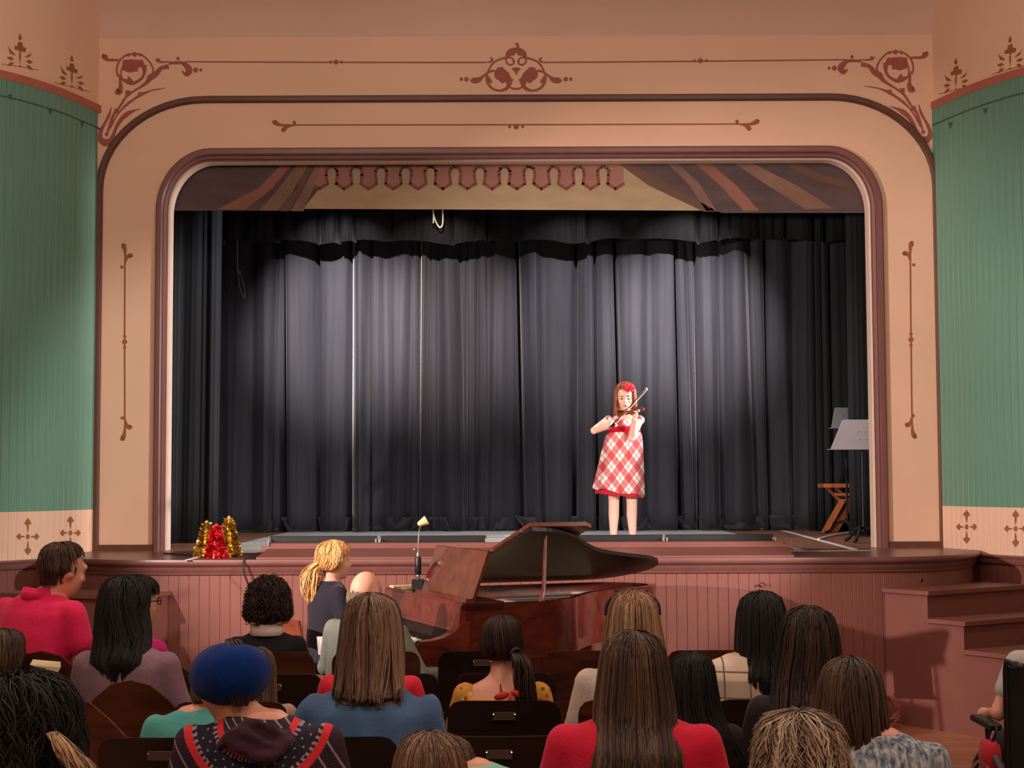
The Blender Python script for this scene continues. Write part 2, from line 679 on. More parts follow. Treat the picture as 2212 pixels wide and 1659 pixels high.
mb = MB()
hole = A_IN
outer = []
x0, x1, zt = -3.75, 3.85, 6.1
n = len(hole)
for i, (x, z) in enumerate(hole):
    if i < 2: outer.append((x0, z))
    elif i >= n - 2: outer.append((x1, z))
    elif x < (XL + XR) / 2 - 1e-6:
        k = (i - 2) / 13.0
        outer.append((x0 + (x - x0) * max(0, k * 2 - 1), z + (zt - z) * min(1, k * 2)) if i < 16 else (x, zt))
    elif abs(x - (XL + XR) / 2) < 1e-6: outer.append((x, zt))
    else:
        k = 1 - (i - 17) / 13.0
        outer.append((x1 + (x - x1) * max(0, k * 2 - 1), z + (zt - z) * min(1, k * 2)))
vs = []; fs = []
for (hx, hz), (ox, oz) in zip(hole, outer):
    vs += [(hx, Y_PROS, hz), (ox, Y_PROS, oz), (hx, Y_PROS + 0.20, hz), (ox, Y_PROS + 0.20, oz)]
for i in range(n - 1):
    a, b = i * 4, i * 4 + 4
    fs += [(a, a + 1, b + 1, b), (a + 2, b + 2, b + 3, a + 3), (a, b, b + 2, a + 2)]
mb.add(vs, fs)
wall_p = tag(mb.build('wall_proscenium', M_cream), 'cream plaster wall around the stage opening with stencilled scrollwork', kind='structure')
mb = MB()
arch_sweep(mb, A_OUT, [(-0.030, 0), (-0.030, 0.018), (-0.015, 0.034), (0.015, 0.034), (0.030, 0.018), (0.030, 0)], Y_PROS)
mb.build('outer_moulding', M_trim, wall_p, smooth=True)
mb = MB()
arch_sweep(mb, A_IN, [(0.0, 0), (0.0, 0.03), (0.012, 0.045), (0.045, 0.045), (0.06, 0.03), (0.066, 0.0)], Y_PROS)
mb.build('opening_moulding', M_trim2, wall_p, smooth=True)
mb = MB()
arch_sweep(mb, A_IN, [(-0.004, 0.02), (-0.03, 0.012), (-0.034, -0.02), (-0.02, -0.06), (-0.004, -0.06)], Y_PROS)
mb.build('inner_bead', M_trim2, wall_p, smooth=True)
mb = MB()
arch_sweep(mb, A_IN, [(-0.003, -0.06), (-0.040, -0.07), (-0.040, -0.20), (-0.003, -0.20)], Y_PROS)
mb.build('jamb_lining', M_jamb, wall_p, smooth=True)
for xa, xb in ((XLo + 0.02, XL - 0.06), (XR + 0.06, XRo - 0.02)):
    MB().box(xa, xb, Y_PROS - 0.03, Y_PROS, Z_STAGE - 0.005, Z_STAGE + 0.05).build('foot_trim', M_trim, wall_p)

# ---- stencils
STEN = {}


def smap_pros(px, py, k=0):
    p = PW(px, py, Y_PROS - 0.003 - k * 0.0007)
    return p


class Stencil:
    """flat painted ornament given in the photograph's outline, laid as a thin coat on the wall"""
    def __init__(self, fmap, off):
        self.mb = MB(); self.fmap = fmap; self.off = off; self.k = 0

    def poly(self, pts, smooth=0):
        if smooth:
            pts = catmull(pts, smooth, closed=True)
        self.k += 1
        q = [self.fmap(p[0], p[1]) for p in pts]
        if any(x is None for x in q):
            return self
        self.mb.prism(q, Vector(self.off) * (1 + 0.02 * self.k))
        return self

    def dot(self, x, y, r):
        return self.poly([(x + r * math.cos(a), y + r * math.sin(a)) for a in np.linspace(0, 2 * PI, 12, endpoint=False)])

    def stroke(self, pts, wds, per=6):
        q = catmull([(p[0], p[1], w_) for p, w_ in zip(pts, wds)], per) if len(pts) > 2 else [np.array((p[0], p[1], w_), float) for p, w_ in zip(pts, wds)]
        q = np.array(q)
        t = np.gradient(q[:, :2], axis=0)
        t /= (np.linalg.norm(t, axis=1)[:, None] + 1e-9)
        self.k += 1
        for i in range(len(q) - 1):
            quad = []
            for j, s in ((i, 1), (i + 1, 1), (i + 1, -1), (i, -1)):
                h = max(q[j, 2] / 2, 0.15) * s
                quad.append(self.fmap(q[j, 0] - t[j, 1] * h, q[j, 1] + t[j, 0] * h))
            if any(x is None for x in quad):
                continue
            self.mb.prism(quad, Vector(self.off) * (1 + 0.02 * self.k))
        return self

    def build(self, name, m, parent):
        return self.mb.build(name, m, parent)


def pros_stencil():
    return Stencil(lambda x, y: PW(x, y, Y_PROS - 0.0005), (0, -0.0025, 0))


def mirror(pts, c=1114.0, slope=-0.0048):
    return [(2 * c - x, y + slope * (2 * c - 2 * x)) for x, y in pts]


CS = 280 / 1936.0
def zc(pts):      # corner ornament read from a close look at the upper left corner
    return [(200 + x * CS, 90 + y * CS) for x, y in pts]


corner_strokes = [
    ([(395, 275), (300, 275), (230, 270), (180, 225), (185, 190)], [30, 38, 50, 90, 70]),
    ([(380, 520), (360, 420), (390, 310), (460, 230), (540, 190), (620, 185), (720, 190), (800, 250), (870, 330), (905, 420), (880, 520)], [26] * 11),
    ([(440, 560), (425, 480), (440, 400), (470, 330)], [24, 22, 22, 24]),
    ([(780, 350), (780, 440), (740, 540), (660, 600), (580, 620), (490, 590), (420, 540), (380, 480)], [60, 48, 40, 46, 60, 46, 36, 24]),
    ([(410, 540), (415, 620), (420, 690), (390, 750), (340, 740)], [36, 42, 70, 100, 60]),
    ([(1140, 370), (1020, 400), (950, 480), (860, 540), (820, 600), (730, 670), (600, 750), (500, 830), (440, 920), (380, 1010)], [70, 60, 85, 90, 60, 40, 30, 34, 34, 26]),
    ([(380, 1010), (310, 1100), (260, 1240), (215, 1380)], [50, 40, 36, 26]),
    ([(960, 290), (1010, 305), (1130, 300), (1230, 320), (1310, 315)], [30, 22, 14, 36, 40]),
    ([(1140, 330), (1240, 315), (1340, 320), (1420, 380), (1440, 440), (1400, 490), (1340, 440)], [30, 40, 50, 90, 100, 60, 20]),
    ([(970, 255), (985, 290), (1050, 305), (1140, 303)], [80, 46, 26, 14]),
    ([(1095, 695), (960, 715), (850, 740), (730, 790), (620, 860), (510, 940), (430, 1020), (360, 1110), (290, 1230), (250, 1310)], [6, 18, 22, 46, 34, 40, 26, 22, 34, 20]),
    ([(715, 1000), (620, 1030), (520, 1080), (430, 1160), (360, 1270), (320, 1370), (270, 1480), (190, 1510), (120, 1460), (115, 1380), (150, 1280), (200, 1190), (250, 1090), (280, 975)], [6, 30, 70, 62, 52, 48, 80, 110, 84, 56, 44, 34, 40, 8]),
]
corner_polys = [
    [(455, 275), (560, 265), (720, 275), (740, 262), (775, 330), (800, 400), (790, 470), (760, 530), (740, 520), (750, 440), (730, 385), (690, 385), (670, 420), (690, 450), (640, 445), (560, 465), (510, 450), (460, 430), (440, 400)],
    [(440, 555), (520, 560), (535, 510), (590, 560), (600, 590), (660, 600), (590, 640), (520, 610)],
    [(490, 730), (560, 730), (580, 770), (500, 830), (490, 790)],
]
corner_dots = [(1277, 255, 26), (1540, 425, 38), (1618, 423, 24), (535, 200, 26), (628, 190, 36), (712, 200, 24), (212, 1385, 28), (715, 785, 36), (360, 1030, 36)]
for side in (0, 1):
    s = pros_stencil()
    fx = (lambda p: p) if side == 0 else (lambda p: mirror(p, 1112.5, -0.003))
    for pts, wd in corner_strokes:
        s.stroke(fx(zc(pts)), [x * CS for x in wd], 4)
    for p in corner_polys:
        s.poly(fx(zc(p)))
    for x, y, r in corner_dots:
        (cx, cy), = fx(zc([(x, y)]))
        s.dot(cx, cy, r * CS)
    s.build('corner_scroll', M_sten, wall_p)

CC = 280 / 2212.0
def zm(pts, mir=False):      # central ornament
    return [(980 + ((2130 - x) if mir else x) * CC, 80 + y * CC) for x, y in pts]


s = pros_stencil()
for mir in (False, True):
    for pts, wd in (
        ([(890, 355), (780, 385), (680, 440), (600, 560), (560, 680), (580, 780), (660, 880), (790, 915), (900, 880), (950, 800)], [36, 34, 32, 32, 36, 44, 40, 40, 60, 70]),
        ([(700, 570), (590, 605), (500, 670), (430, 730), (340, 740), (300, 715)], [40, 34, 40, 90, 100, 60]),
        ([(500, 430), (580, 430), (630, 425), (660, 380), (620, 352)], [14, 20, 34, 40, 14]),
        ([(960, 850), (1010, 880), (1065, 885)], [20, 34, 36]),
        ([(580, 660), (610, 740), (650, 780)], [20, 60, 30]),
        ([(1030, 420), (1000, 365), (940, 350), (895, 380), (905, 440), (960, 475), (1015, 460), (1032, 410)], [30] * 8),
    ):
        s.stroke(zm(pts, mir), [x * CC for x in wd], 4)
    s.poly(zm([(700, 590), (750, 520), (830, 510), (880, 560), (940, 610), (980, 700), (1020, 720), (990, 800), (960, 860), (900, 850), (900, 790), (870, 765), (830, 800), (780, 750), (710, 700), (690, 640)], mir))
    s.poly(zm([(880, 340), (890, 270), (940, 210), (1010, 185), (1060, 180), (1075, 200), (1060, 260), (1040, 310), (960, 325), (910, 370)], mir))
    for x, y, r in ((218, 720, 40), (132, 720, 30)):
        (cx, cy), = zm([(x, y)], mir)
        s.dot(cx, cy, r * CC)
s.poly(zm([(985, 545), (1030, 520), (1110, 520), (1150, 545), (1110, 570), (1070, 650), (1020, 570)]))
s.stroke(zm([(1075, 215), (1095, 160), (1080, 120), (1045, 120)]), [40 * CC, 44 * CC, 44 * CC, 10 * CC], 4)
s.build('central_scroll', M_sten, wall_p)


def lined(x0, y0, x1, y1, knots, m, name, wd=3.0):
    s = pros_stencil()
    s.stroke([(x0, y0), ((x0 + x1) / 2, (y0 + y1) / 2 + 0.5), (x1, y1)], [wd] * 3, 4)
    for kx, ky, r in knots:
        s.dot(kx, ky, r)
    return s


lined(400, 133.5, 1050, 135, [(726, 134, 5.5), (714, 134, 3.5), (738, 134, 3.5)], M_sten, 'x').build('painted_line', M_sten, wall_p)
lined(1175, 135, 1830, 129, [(1513, 131, 5.5), (1500, 131.5, 3.5), (1526, 131, 3.5)], M_sten, 'x').build('painted_line', M_sten, wall_p)
s = lined(622, 270, 1612, 268, [(1115, 273.5, 6), (1101, 273.5, 3.5), (1129, 273.5, 3.5), (636, 265, 4), (1592, 263, 4)], M_sten2, 'x')
s.stroke([(625, 270), (605, 270), (594, 264), (592, 260)], [3, 6, 11, 7], 4)
s.stroke([(640, 270), (622, 273), (613, 280), (609, 284)], [2, 6, 10, 6], 4)
s.stroke([(1608, 268), (1622, 268), (1634, 263), (1637, 258)], [3, 6, 11, 7], 4)
s.stroke([(1596, 268), (1610, 271), (1617, 277), (1621, 281)], [2, 6, 10, 6], 4)
s.build('painted_line', M_sten2, wall_p)
for (xa, ya, xb, yb, fl) in ((270, 550, 270, 925, 1), (1966, 545, 1970, 920, -1)):
    s = pros_stencil()
    xm = (xa + xb) / 2 - 0.5
    ym = (ya + yb) / 2 + 1
    s.stroke([(xa, ya), (xm, ym), (xb, yb)], [3.2, 3.2, 3.2], 4)
    for dx, dy, r in ((0, 0, 5.5), (0, -12, 3.5), (0, 12, 3.5), (-6 * fl, ya + 27 - ym, 3.5), (-5 * fl * 1, yb - 22 - ym, 3.5)):
        s.dot(xm + dx, ym + dy, r)
    s.stroke([(xa, ya + 5), (xa, ya - 10), (xa - 3 * fl, ya - 19), (xa - 7 * fl, ya - 20)], [3, 7, 11, 6], 4)
    s.stroke([(xa + 1 * fl, ya + 18), (xa + 4 * fl, ya + 6), (xa + 12 * fl, ya + 2), (xa + 15 * fl, ya + 6)], [2, 7, 10, 5], 4)
    s.stroke([(xb, yb - 5), (xb - 1 * fl, yb + 12), (xb - 5 * fl, yb + 22), (xb - 9 * fl, yb + 21)], [3, 7, 11, 6], 4)
    s.stroke([(xb, yb - 22), (xb + 3 * fl, yb - 8), (xb + 10 * fl, yb - 2), (xb + 14 * fl, yb - 6)], [2, 7, 10, 5], 4)
    s.build('painted_line', M_sten2, wall_p)


def side_stencils(wl, path, crosses, flowers, tris, sl):
    fm = lambda x, y: wall_hit(x, y, path, 0.0175)
    fm2 = lambda x, y: wall_hit(x, y, path, 0.001)
    off = (0.002 * sl, -0.0012, 0)
    for cx, cy, r in crosses:
        s = Stencil(fm, off)
        s.poly([(cx - 3, cy - 5), (cx + 3, cy - 5), (cx + 3.6, cy), (cx + 3, cy + 5), (cx - 3, cy + 5), (cx - 3.6, cy)])
        for a in range(4):
            c_, s_ = math.cos(a * PI / 2), math.sin(a * PI / 2)
            k = 1.0 if a % 2 else 0.62
            pts = [(8, 0), (r * 0.42, -1.6), (r * 0.62, -2.2), (r * 0.70, -7.5), (r * 0.84, -5), (r * 1.0, 0), (r * 0.84, 5), (r * 0.70, 7.5), (r * 0.62, 2.2), (r * 0.42, 1.6)]
            s.poly([(cx + (x * c_ * (k if not a % 2 else 1)) - y * s_, cy + x * s_ + y * c_) for x, y in pts])
        s.build('cross_stencil', M_sten2, wl)
    for cx, cy, h, sk in flowers:
        s = Stencil(fm2, off)
        q = h / 80.0
        P = lambda pts: [(cx + x * q, cy + y * q + x * q * sk) for x, y in pts]
        s.poly(P([(0, -42), (4, -32), (2, -27), (-2, -27), (-4, -32)]))
        s.poly(P([(-4, -22), (5, -23), (6, -14), (14, -11), (12, -2), (4, -3), (1, 2), (-3, -4), (-12, -4), (-12, -12), (-6, -13)]))
        s.poly(P([(-1.5, 2), (1.5, 2), (2, 10), (0, 26), (-2, 10)]))
        for sx in (-1, 1):
            s.poly(P([(sx * 10, 8), (sx * 25, -4 + 2 * sx), (sx * 27, -8 + 2 * sx), (sx * 22, 6), (sx * 14, 9)]))
            s.poly(P([(sx * 13, 18), (sx * 20, 13), (sx * 29, 16), (sx * 22, 22)]))
            s.poly(P([(sx * 14, 25), (sx * 22, 26), (sx * 28, 35), (sx * 18, 33)]))
        s.dot(cx, cy + 31 * q, 2.5 * q)
        s.stroke(P([(-40, 33), (0, 32), (40, 32)]), [1.2 * q] * 3, 3)
        s.build('flower_stencil', M_sten2, wl)
    for cx, cy in tris:
        s = Stencil(fm, off)
        s.poly([(cx - 5, cy - 6), (cx + 5, cy - 6), (cx, cy + 8)])
        s.build('triangle_stencil', M_green_d, wl)


side_stencils(wall_l, PATH_L, [(60, 1159, 40), (152, 1151, 36)], [(43, 113, 78, 0.18), (155, 158, 74, 0.28)], [(22, 210), (109, 240), (178, 267)], 1)
side_stencils(wall_r, PATH_R, [(2088, 1138, 36), (2194, 1142, 40)], [(2065, 164, 74, -0.24), (2182, 118, 78, -0.26)], [(2053, 270), (2128, 240)], -1)

# ------------------------------------------------------------------ stage
AP = catmull([(-3.58, 12.35), (-3.42, 11.85), (-3.2, 11.5), (-2.85, 11.28), (-2.4, 11.2), (-1.2, 11.2), (0, 11.2), (1.2, 11.2), (2.4, 11.2), (2.9, 11.28), (3.25, 11.48), (3.47, 11.8), (3.66, 12.3)], 10)
AP = np.array(AP)
mb = MB()
sweep(mb, AP, [(-0.2, 0), (-0.2, 1.1), (0.0, 1.1), (0.0, 0)])
wall_s = tag(mb.build('wall_stage', M_dark), 'mauve planked front of the raised stage', kind='structure')
plank_run(AP, 0.075, 0.0, 1.09, 0.016, M_mauve, wall_s)
mb = MB()
sweep(mb, AP, [(0.0, 1.075), (0.030, 1.075), (0.034, 1.095), (0.040, 1.10), (0.046, 1.13), (0.060, 1.14), (0.072, 1.15), (0.075, 1.165), (0.07, 1.1835), (0.0, 1.1835)])
mb.build('stage_nosing', M_nose, wall_s, smooth=True)
# deck: painted apron in front, bare grey boards behind
dk = [(p[0], p[1]) for p in AP]
mb = MB()
mb.prism([(x, y - 0.0, Z_STAGE - 0.06) for x, y in dk] + [(3.9, 12.4, Z_STAGE - 0.06), (3.9, 12.55, Z_STAGE - 0.06), (-3.8, 12.55, Z_STAGE - 0.06), (-3.8, 12.4, Z_STAGE - 0.06)], (0, 0, 0.06))
apron = tag(mb.build('floor_apron', M_mauve_d), 'glossy mauve painted apron along the stage front', kind='structure')
stage = tag(MB().box(-5.2, 5.2, 12.55, 18.8, Z_STAGE - 0.06, Z_STAGE - 0.001).build('floor_stage', wood('stage_side_boards', (120, 78, 60), (165, 112, 88), 0.4, 2.0, (10, 1, 10))), 'brown wooden stage floor', kind='structure')
MB().box(PW(470, 1100, 13).x, PW(1700, 1100, 13).x, 12.3, 18.0, Z_STAGE - 0.0005, Z_STAGE + 0.003).build('grey_floorcloth', M_stage, stage)
for (xa, ya, xb, yb, wd) in ((1690, 1146, 1845, 1187, 0.030), (1700, 1191, 1880, 1189, 0.02), (1100, 1158, 1150, 1150, 0.05), (1110, 1163, 1190, 1160, 0.06), (405, 1210, 440, 1200, 0.02)):
    def gp(x, y):
        v = _f + _r * ((x - CW / 2) / F_PX) + _u * ((CH / 2 - y) / F_PX)
        return CAM + v * ((Z_STAGE + 0.003 - CAM.z) / v.z)
    a, b = gp(xa, ya), gp(xb, yb)
    t = (b - a); t.z = 0; t.normalize()
    nn = Vector((-t.y, t.x, 0)) * wd
    MB().prism([a - nn, b - nn, b + nn, a + nn], (0, 0, 0.002)).build('floor_tape', M_tape, stage)
tag(MB().box(-5.3, 5.3, 18.8, 19.0, 0, 8).build('wall_stage_back', M_dark), 'dark wall behind the stage curtain', kind='structure')
for x in (-5.3, 5.2):
    tag(MB().box(x, x + 0.1, 13.0, 19.0, 0, 8).build('wall_wing', M_dark), 'dark wall of the stage wings', kind='structure')
tag(MB().box(-5.3, 5.3, 13.0, 19.0, 7.0, 7.1).build('ceiling_stage', M_dark), 'dark ceiling above the stage', kind='structure')

# sloping footlight hood and the black footlight troughs behind it
hood = empty('footlight_hood', (0, 11.55, Z_STAGE), 0, 'long sloping mauve hood along the front edge of the stage', 'footlight hood')
a0, a1 = unproj(556, 1208, 11.3), unproj(1712, 1205, 11.3)
b0, b1 = unproj(588, 1172, 11.85), unproj(1690, 1170, 11.85)
zb = (b0.z + b1.z) / 2
mb = MB()
mb.add([(a0.x, 11.24, Z_STAGE), (a1.x, 11.24, Z_STAGE), (b1.x, 11.86, Z_STAGE), (b0.x, 11.86, Z_STAGE),
        (a0.x, 11.24, Z_STAGE + 0.012), (a1.x, 11.24, Z_STAGE + 0.012), (b1.x, 11.84, zb - 0.02), (b0.x, 11.84, zb - 0.02)],
       [(0, 3, 2, 1), (4, 5, 6, 7), (0, 1, 5, 4), (1, 2, 6, 5), (2, 3, 7, 6), (3, 0, 4, 7)])
mb.build('slope_board', M_mauve, hood, True)
mb = MB(); mb.cbox(b0.x - 0.01, b1.x + 0.01, 11.80, 11.88, Z_STAGE, zb, 0.008); mb.build('top_rail', M_mauve, hood, True)
mb = MB(); mb.cbox(b0.x - 0.06, b1.x + 0.06, 11.70, 11.72, Z_STAGE + 0.03, zb - 0.018, 0.004); mb.build('bead', M_mauve, hood, True)
for i, (xa, xb, words) in enumerate(((586, 815, 'black footlight trough at the left end of the hood'), (823, 1050, 'black footlight trough behind the gooseneck lamp'), (1206, 1430, 'black footlight trough in front of the violinist'), (1437, 1668, 'black footlight trough at the right end of the hood'))):
    fl = empty('footlight_trough', ((unproj(xa, 1150, 12.1).x + unproj(xb, 1150, 12.1).x) / 2, 12.08, Z_STAGE), 0, words, 'footlight', 'black footlight troughs')
    h = (unproj(xb, 1150, 12.1).x - unproj(xa, 1150, 12.1).x) / 2
    top = 0.136
    MB().cbox(-h, h, -0.02, 0.02, 0.0, top, 0.003).build('back_plate', M_black, fl)
    MB().cbox(-h, h, -0.12, -0.105, 0.0, top - 0.04, 0.003).build('front_lip', M_black, fl)
    MB().box(-h, h, -0.105, -0.02, 0.0, 0.01).build('trough_base', M_black, fl)
    for k in range(5):
        xx = -h + h * 2 * (k + 0.5) / 5
        lb = MB(); lb.lathe([(0.012, 0.01), (0.012, 0.04), (0.022, 0.055), (0.026, 0.075), (0.018, 0.092), (0.004, 0.098)], (xx, -0.06, 0.0), 10)
        lb.build('lamp_bulb', M_chrome, fl, smooth=True)
    for xx in (-h - 0.006, h - 0.006):
        MB().box(xx, xx + 0.012, -0.12, 0.02, 0, top - 0.02).build('end_plate', M_plate, fl)

# ------------------------------------------------------------------ painted header above the opening
head = empty('painted_header', (0.05, 12.95, 4.0), 0, 'painted canvas header with swagged drapery and scalloped fringe', 'stage header')
hy = 12.94
def HP(px, py, k=0.0):
    return unproj(px, py, hy - k)
M_h0 = mat('header_canvas', (82, 64, 64), 0.85, 0.25, 3.0, (1, 1, 3))
M_h1 = mat('header_olive', (160, 138, 108), 0.85, 0.12, 4.0, (1, 1, 3))
M_h2 = mat('header_rose', (150, 104, 92), 0.85, 0.10, 6.0)
M_h3 = mat('header_outline', (124, 72, 60), 0.85, 0.08, 9.0)
M_h4 = mat('header_stripe', (124, 92, 80), 0.85, 0.22, 4.0)
M_h5 = mat('header_stripe_dark', (98, 70, 58), 0.85, 0.22, 4.0)
M_h6 = mat('header_stripe_red', (136, 90, 76), 0.85, 0.22, 4.0)
mb = MB()
mb.prism([HP(325, 449), HP(1910, 455), HP(1910, 300), HP(325, 300)], (0, 0.02, 0))
mb.build('canvas', M_h0, head, True)
def hpoly(name, pts, m, k):
    mb = MB()
    mb.prism([HP(x, y, 0.001 + k * 0.001) for x, y in pts], (0, 0.0008, 0))
    return mb.build(name, m, head, True)
hpoly('olive_field', [(655, 451), (700, 395), (690, 345), (1330, 345), (1400, 400), (1470, 430), (1530, 455)], M_h1, 1)
pts = []
top = [(690, 330), (1336, 330)]
low = [(1336, 393)]
xs = [690 + 53.3 * i for i in range(13)]
bound = []
for i in range(12, -1, -1):
    x = xs[i]
    bound += [(x + 17, 397), (x, 408), (x - 17, 397)]
    if i > 0:
        xc = x - 26.65
        bound += [(xc + 12, 378)] + [(xc + 12 * math.cos(a), 372 - 12 * math.sin(a)) for a in np.linspace(0.2, PI - 0.2, 6)] + [(xc - 12, 378)]
hpoly('rose_band', [(673, 330), (1347, 330)] + bound, M_h2, 2)
mb = MB()
for a, b in zip(bound[:-1], bound[1:]):
    d = np.array(b) - np.array(a); l = np.linalg.norm(d)
    if l < 1e-6: continue
    nn = np.array((-d[1], d[0])) / l * 3.3; e = d / l * 2
    q = [np.array(a) - e + nn, np.array(b) + e + nn, np.array(b) + e - nn, np.array(a) - e - nn]
    mb.prism([HP(x, y, 0.0042) for x, y in q], (0, 0.0008, 0))
mb.build('scallop_outline', M_h3, head, True)
hpoly('drapery_left', [(325, 455), (325, 310), (700, 310), (690, 360), (672, 400), (655, 455)], M_h0, 4)
hpoly('drapery_right', [(1310, 335), (1420, 400), (1480, 432), (1560, 460), (1915, 460), (1915, 320), (1320, 320)], M_h0, 4)
for nm, q, m in (
        ('stripe', [(470, 452), (530, 452), (585, 410), (640, 345), (618, 345), (560, 405)], M_h6),
        ('stripe', [(560, 455), (600, 455), (640, 405), (672, 345), (650, 345), (600, 410)], M_h4),
        ('stripe', [(606, 456), (622, 456), (655, 405), (686, 345), (674, 345), (635, 410)], M_h5),
        ('stripe', [(628, 456), (656, 456), (680, 400), (698, 345), (688, 345), (655, 410)], M_h4),
        ('stripe', [(1325, 345), (1352, 345), (1450, 400), (1550, 457), (1520, 457), (1400, 400)], M_h5),
        ('stripe', [(1440, 352), (1462, 352), (1510, 395), (1548, 455), (1525, 455), (1490, 400)], M_h4),
        ('stripe', [(1498, 350), (1530, 350), (1590, 400), (1640, 455), (1606, 455), (1555, 400)], M_h6),
        ('stripe', [(1575, 345), (1610, 345), (1720, 400), (1800, 450), (1740, 452), (1650, 395)], M_h4),
        ('stripe', [(1680, 345), (1700, 345), (1800, 385), (1870, 400), (1860, 412), (1760, 390)], M_h5)):
    hpoly(nm, q, m, 5)

# ------------------------------------------------------------------ curtains
def velvet(name, col, sheen=0.35):
    m = mat(name, col, 0.75, 0.18, 2.0, (6, 6, 0.5), spec=0.25, sheen=sheen)
    m.node_tree.nodes['Principled BSDF'].inputs['Sheen Roughness'].default_value = 0.30
    return m


M_vel = velvet('black_velvet', (48, 49, 56), 0.55)
M_bord = velvet('border_velvet', (22, 22, 26), 0.3)
M_leg = velvet('dark_leg_cloth', (34, 36, 40), 0.02)


def folds(x0, x1, seed, wmin, wmax):
    r = random.Random(seed)
    x = x0
    out = []
    while x < x1:
        wd = r.uniform(wmin, wmax) * (0.32 if r.random() < 0.42 else 1.0)
        out.append((x, wd, r.uniform(0.45, 1.0) * min(1.0, wd / wmax * 2.2), r.uniform(-0.10, 0.10), r.uniform(0.12, 0.88), r.choice((0.28, 0.35, 0.5, 0.9, 1.2))))
        x += wd
    return out


def curtain(name, x0, x1, z0, z1, y, seed, wmin, wmax, amp, rows, label, m, dense=12, hem=None, skew=1.0, parent=None):
    """pleated cloth: each pleat leans to its own side, ridges rounded, valleys tight"""
    fl = folds(x0, x1, seed, wmin, wmax)
    prof = []
    rg = random.Random(seed + 9)
    for (x, wd, a, dr, pk, ex) in fl:
        if wd > 0.12 and rg.random() < 0.6:
            gp_ = amp * rg.uniform(0.5, 1.1)
            prof += [(x + wd * 0.005, gp_, 0.0), (x + wd * 0.02 + 0.012, gp_, 0.0)]
        for k in range(1 if wd > 0.12 else 0, dense):
            t = k / dense
            u = t / pk if t < pk else (1 - t) / (1 - pk)
            sft = math.sin(u * PI / 2) ** ex
            prof.append((x + wd * t, -amp * a * sft - 0.006 * math.sin(23 * t + x * 40) * min(1, wd / 0.2), dr * math.sin(PI * t)))
    prof.append((x1, 0, 0))
    vs = []
    for j in range(rows + 1):
        v = j / rows
        z = z1 + (z0 - z1) * v
        for (x, yy, dr) in prof:
            f = 0.70 + 0.45 * v + 0.15 * math.sin(3 * v + x * 5)
            vs.append((x + (dr + 0.07 * math.sin(7.3 * x) + 0.05 * math.sin(17.1 * x)) * (v - 0.5) * skew, y + yy * f + 0.03 * math.sin(x * 1.7 + v * 2), z + (hem(x, v) if hem else 0)))
    n = len(prof)
    fs = [(j * n + k, j * n + k + 1, (j + 1) * n + k + 1, (j + 1) * n + k) for j in range(rows) for k in range(n - 1)]
    mb = MB(); mb.add(vs, fs)
    o = mb.build(name, m, parent, smooth='all')
    md = o.modifiers.new('cloth', 'SOLIDIFY'); md.thickness = 0.006; md.offset = 1
    return o


root = empty('stage_curtain', (0.05, 17.2, Z_STAGE), 0, 'wide black velvet curtain hanging in folds across the back of the stage', 'curtain')
c = curtain('drape', -4.4, 4.5, Z_STAGE + 0.012, 7.0, 17.25, 5, 0.18, 0.42, 0.25, 26, '', M_vel)
c.parent = root; c.matrix_parent_inverse = ROOTM[root.name].inverted()
c2 = curtain('hem', -4.4, 4.5, Z_STAGE + 0.006, Z_STAGE + 0.16, 17.243, 5, 0.18, 0.42, 0.253, 4, '', M_vel)
c2.parent = root; c2.matrix_parent_inverse = ROOTM[root.name].inverted()

zt_b = unproj(1100, 522, 16.6).z
tb = tag(curtain('curtain_border', -4.2, 4.3, zt_b, 7.0, 16.6, 21, 0.20, 0.42, 0.10, 10, '', M_bord, hem=lambda x, v: 0.03 * v * math.sin(7 * x) * math.sin(2.3 * x), skew=0.4),
         'short black gathered curtain border hanging above the main curtain', 'curtain')
for side, xa, xb, yb, words in (('l', 338, 452, 14.2, 'smooth dark leg curtain hanging at the left edge of the stage'), ('r', 1828, 1905, 15.1, 'narrow dark leg curtain behind the music stand at the right')):
    A, B = unproj(xa, 800, yb).x, unproj(xb, 800, yb).x
    tag(curtain('leg_curtain', A - (0.3 if side == 'l' else 0), B + (0.3 if side == 'r' else 0), Z_STAGE + 0.01, 7.0, yb, 31 if side == 'l' else 44, 0.14, 0.24, 0.05, 14, '', M_leg, skew=0.3), words, 'curtain')
tag(curtain('leg_curtain', unproj(1748, 800, 16.75).x, unproj(1830, 800, 16.75).x, Z_STAGE + 0.01, 7.0, 16.78, 50, 0.2, 0.3, 0.07, 14, '', M_leg, skew=0.3), 'dark leg curtain behind the orange folding stool', 'curtain')

M_white = mat('white_cord', (235, 228, 220), 0.5)
mb = MB()
q = [unproj(x, y, 16.35) for x, y in ((936, -40), (936, 440), (937, 462), (942, 480), (950, 491), (956, 484), (957, 462), (956, 440), (956, -40))]
mb.tube(catmull(q, 5), 0.007, 6)
tag(mb.build('cable_loop', M_white, smooth=True), 'white cable loop dangling below the painted header', 'cable')
mb = MB()
q = [unproj(x, y, 16.9) for x, y in ((512, -5), (512, 530), (514, 580), (518, 620), (528, 645), (527, 620), (519, 585), (513, 540), (513, -5))]
mb.tube(catmull(q, 5), 0.004, 6)
tag(mb.build('cable_loop', mat('grey_cord', (150, 145, 148), 0.6), smooth=True), 'thin grey cord loop hanging down the left of the curtain', 'cable')
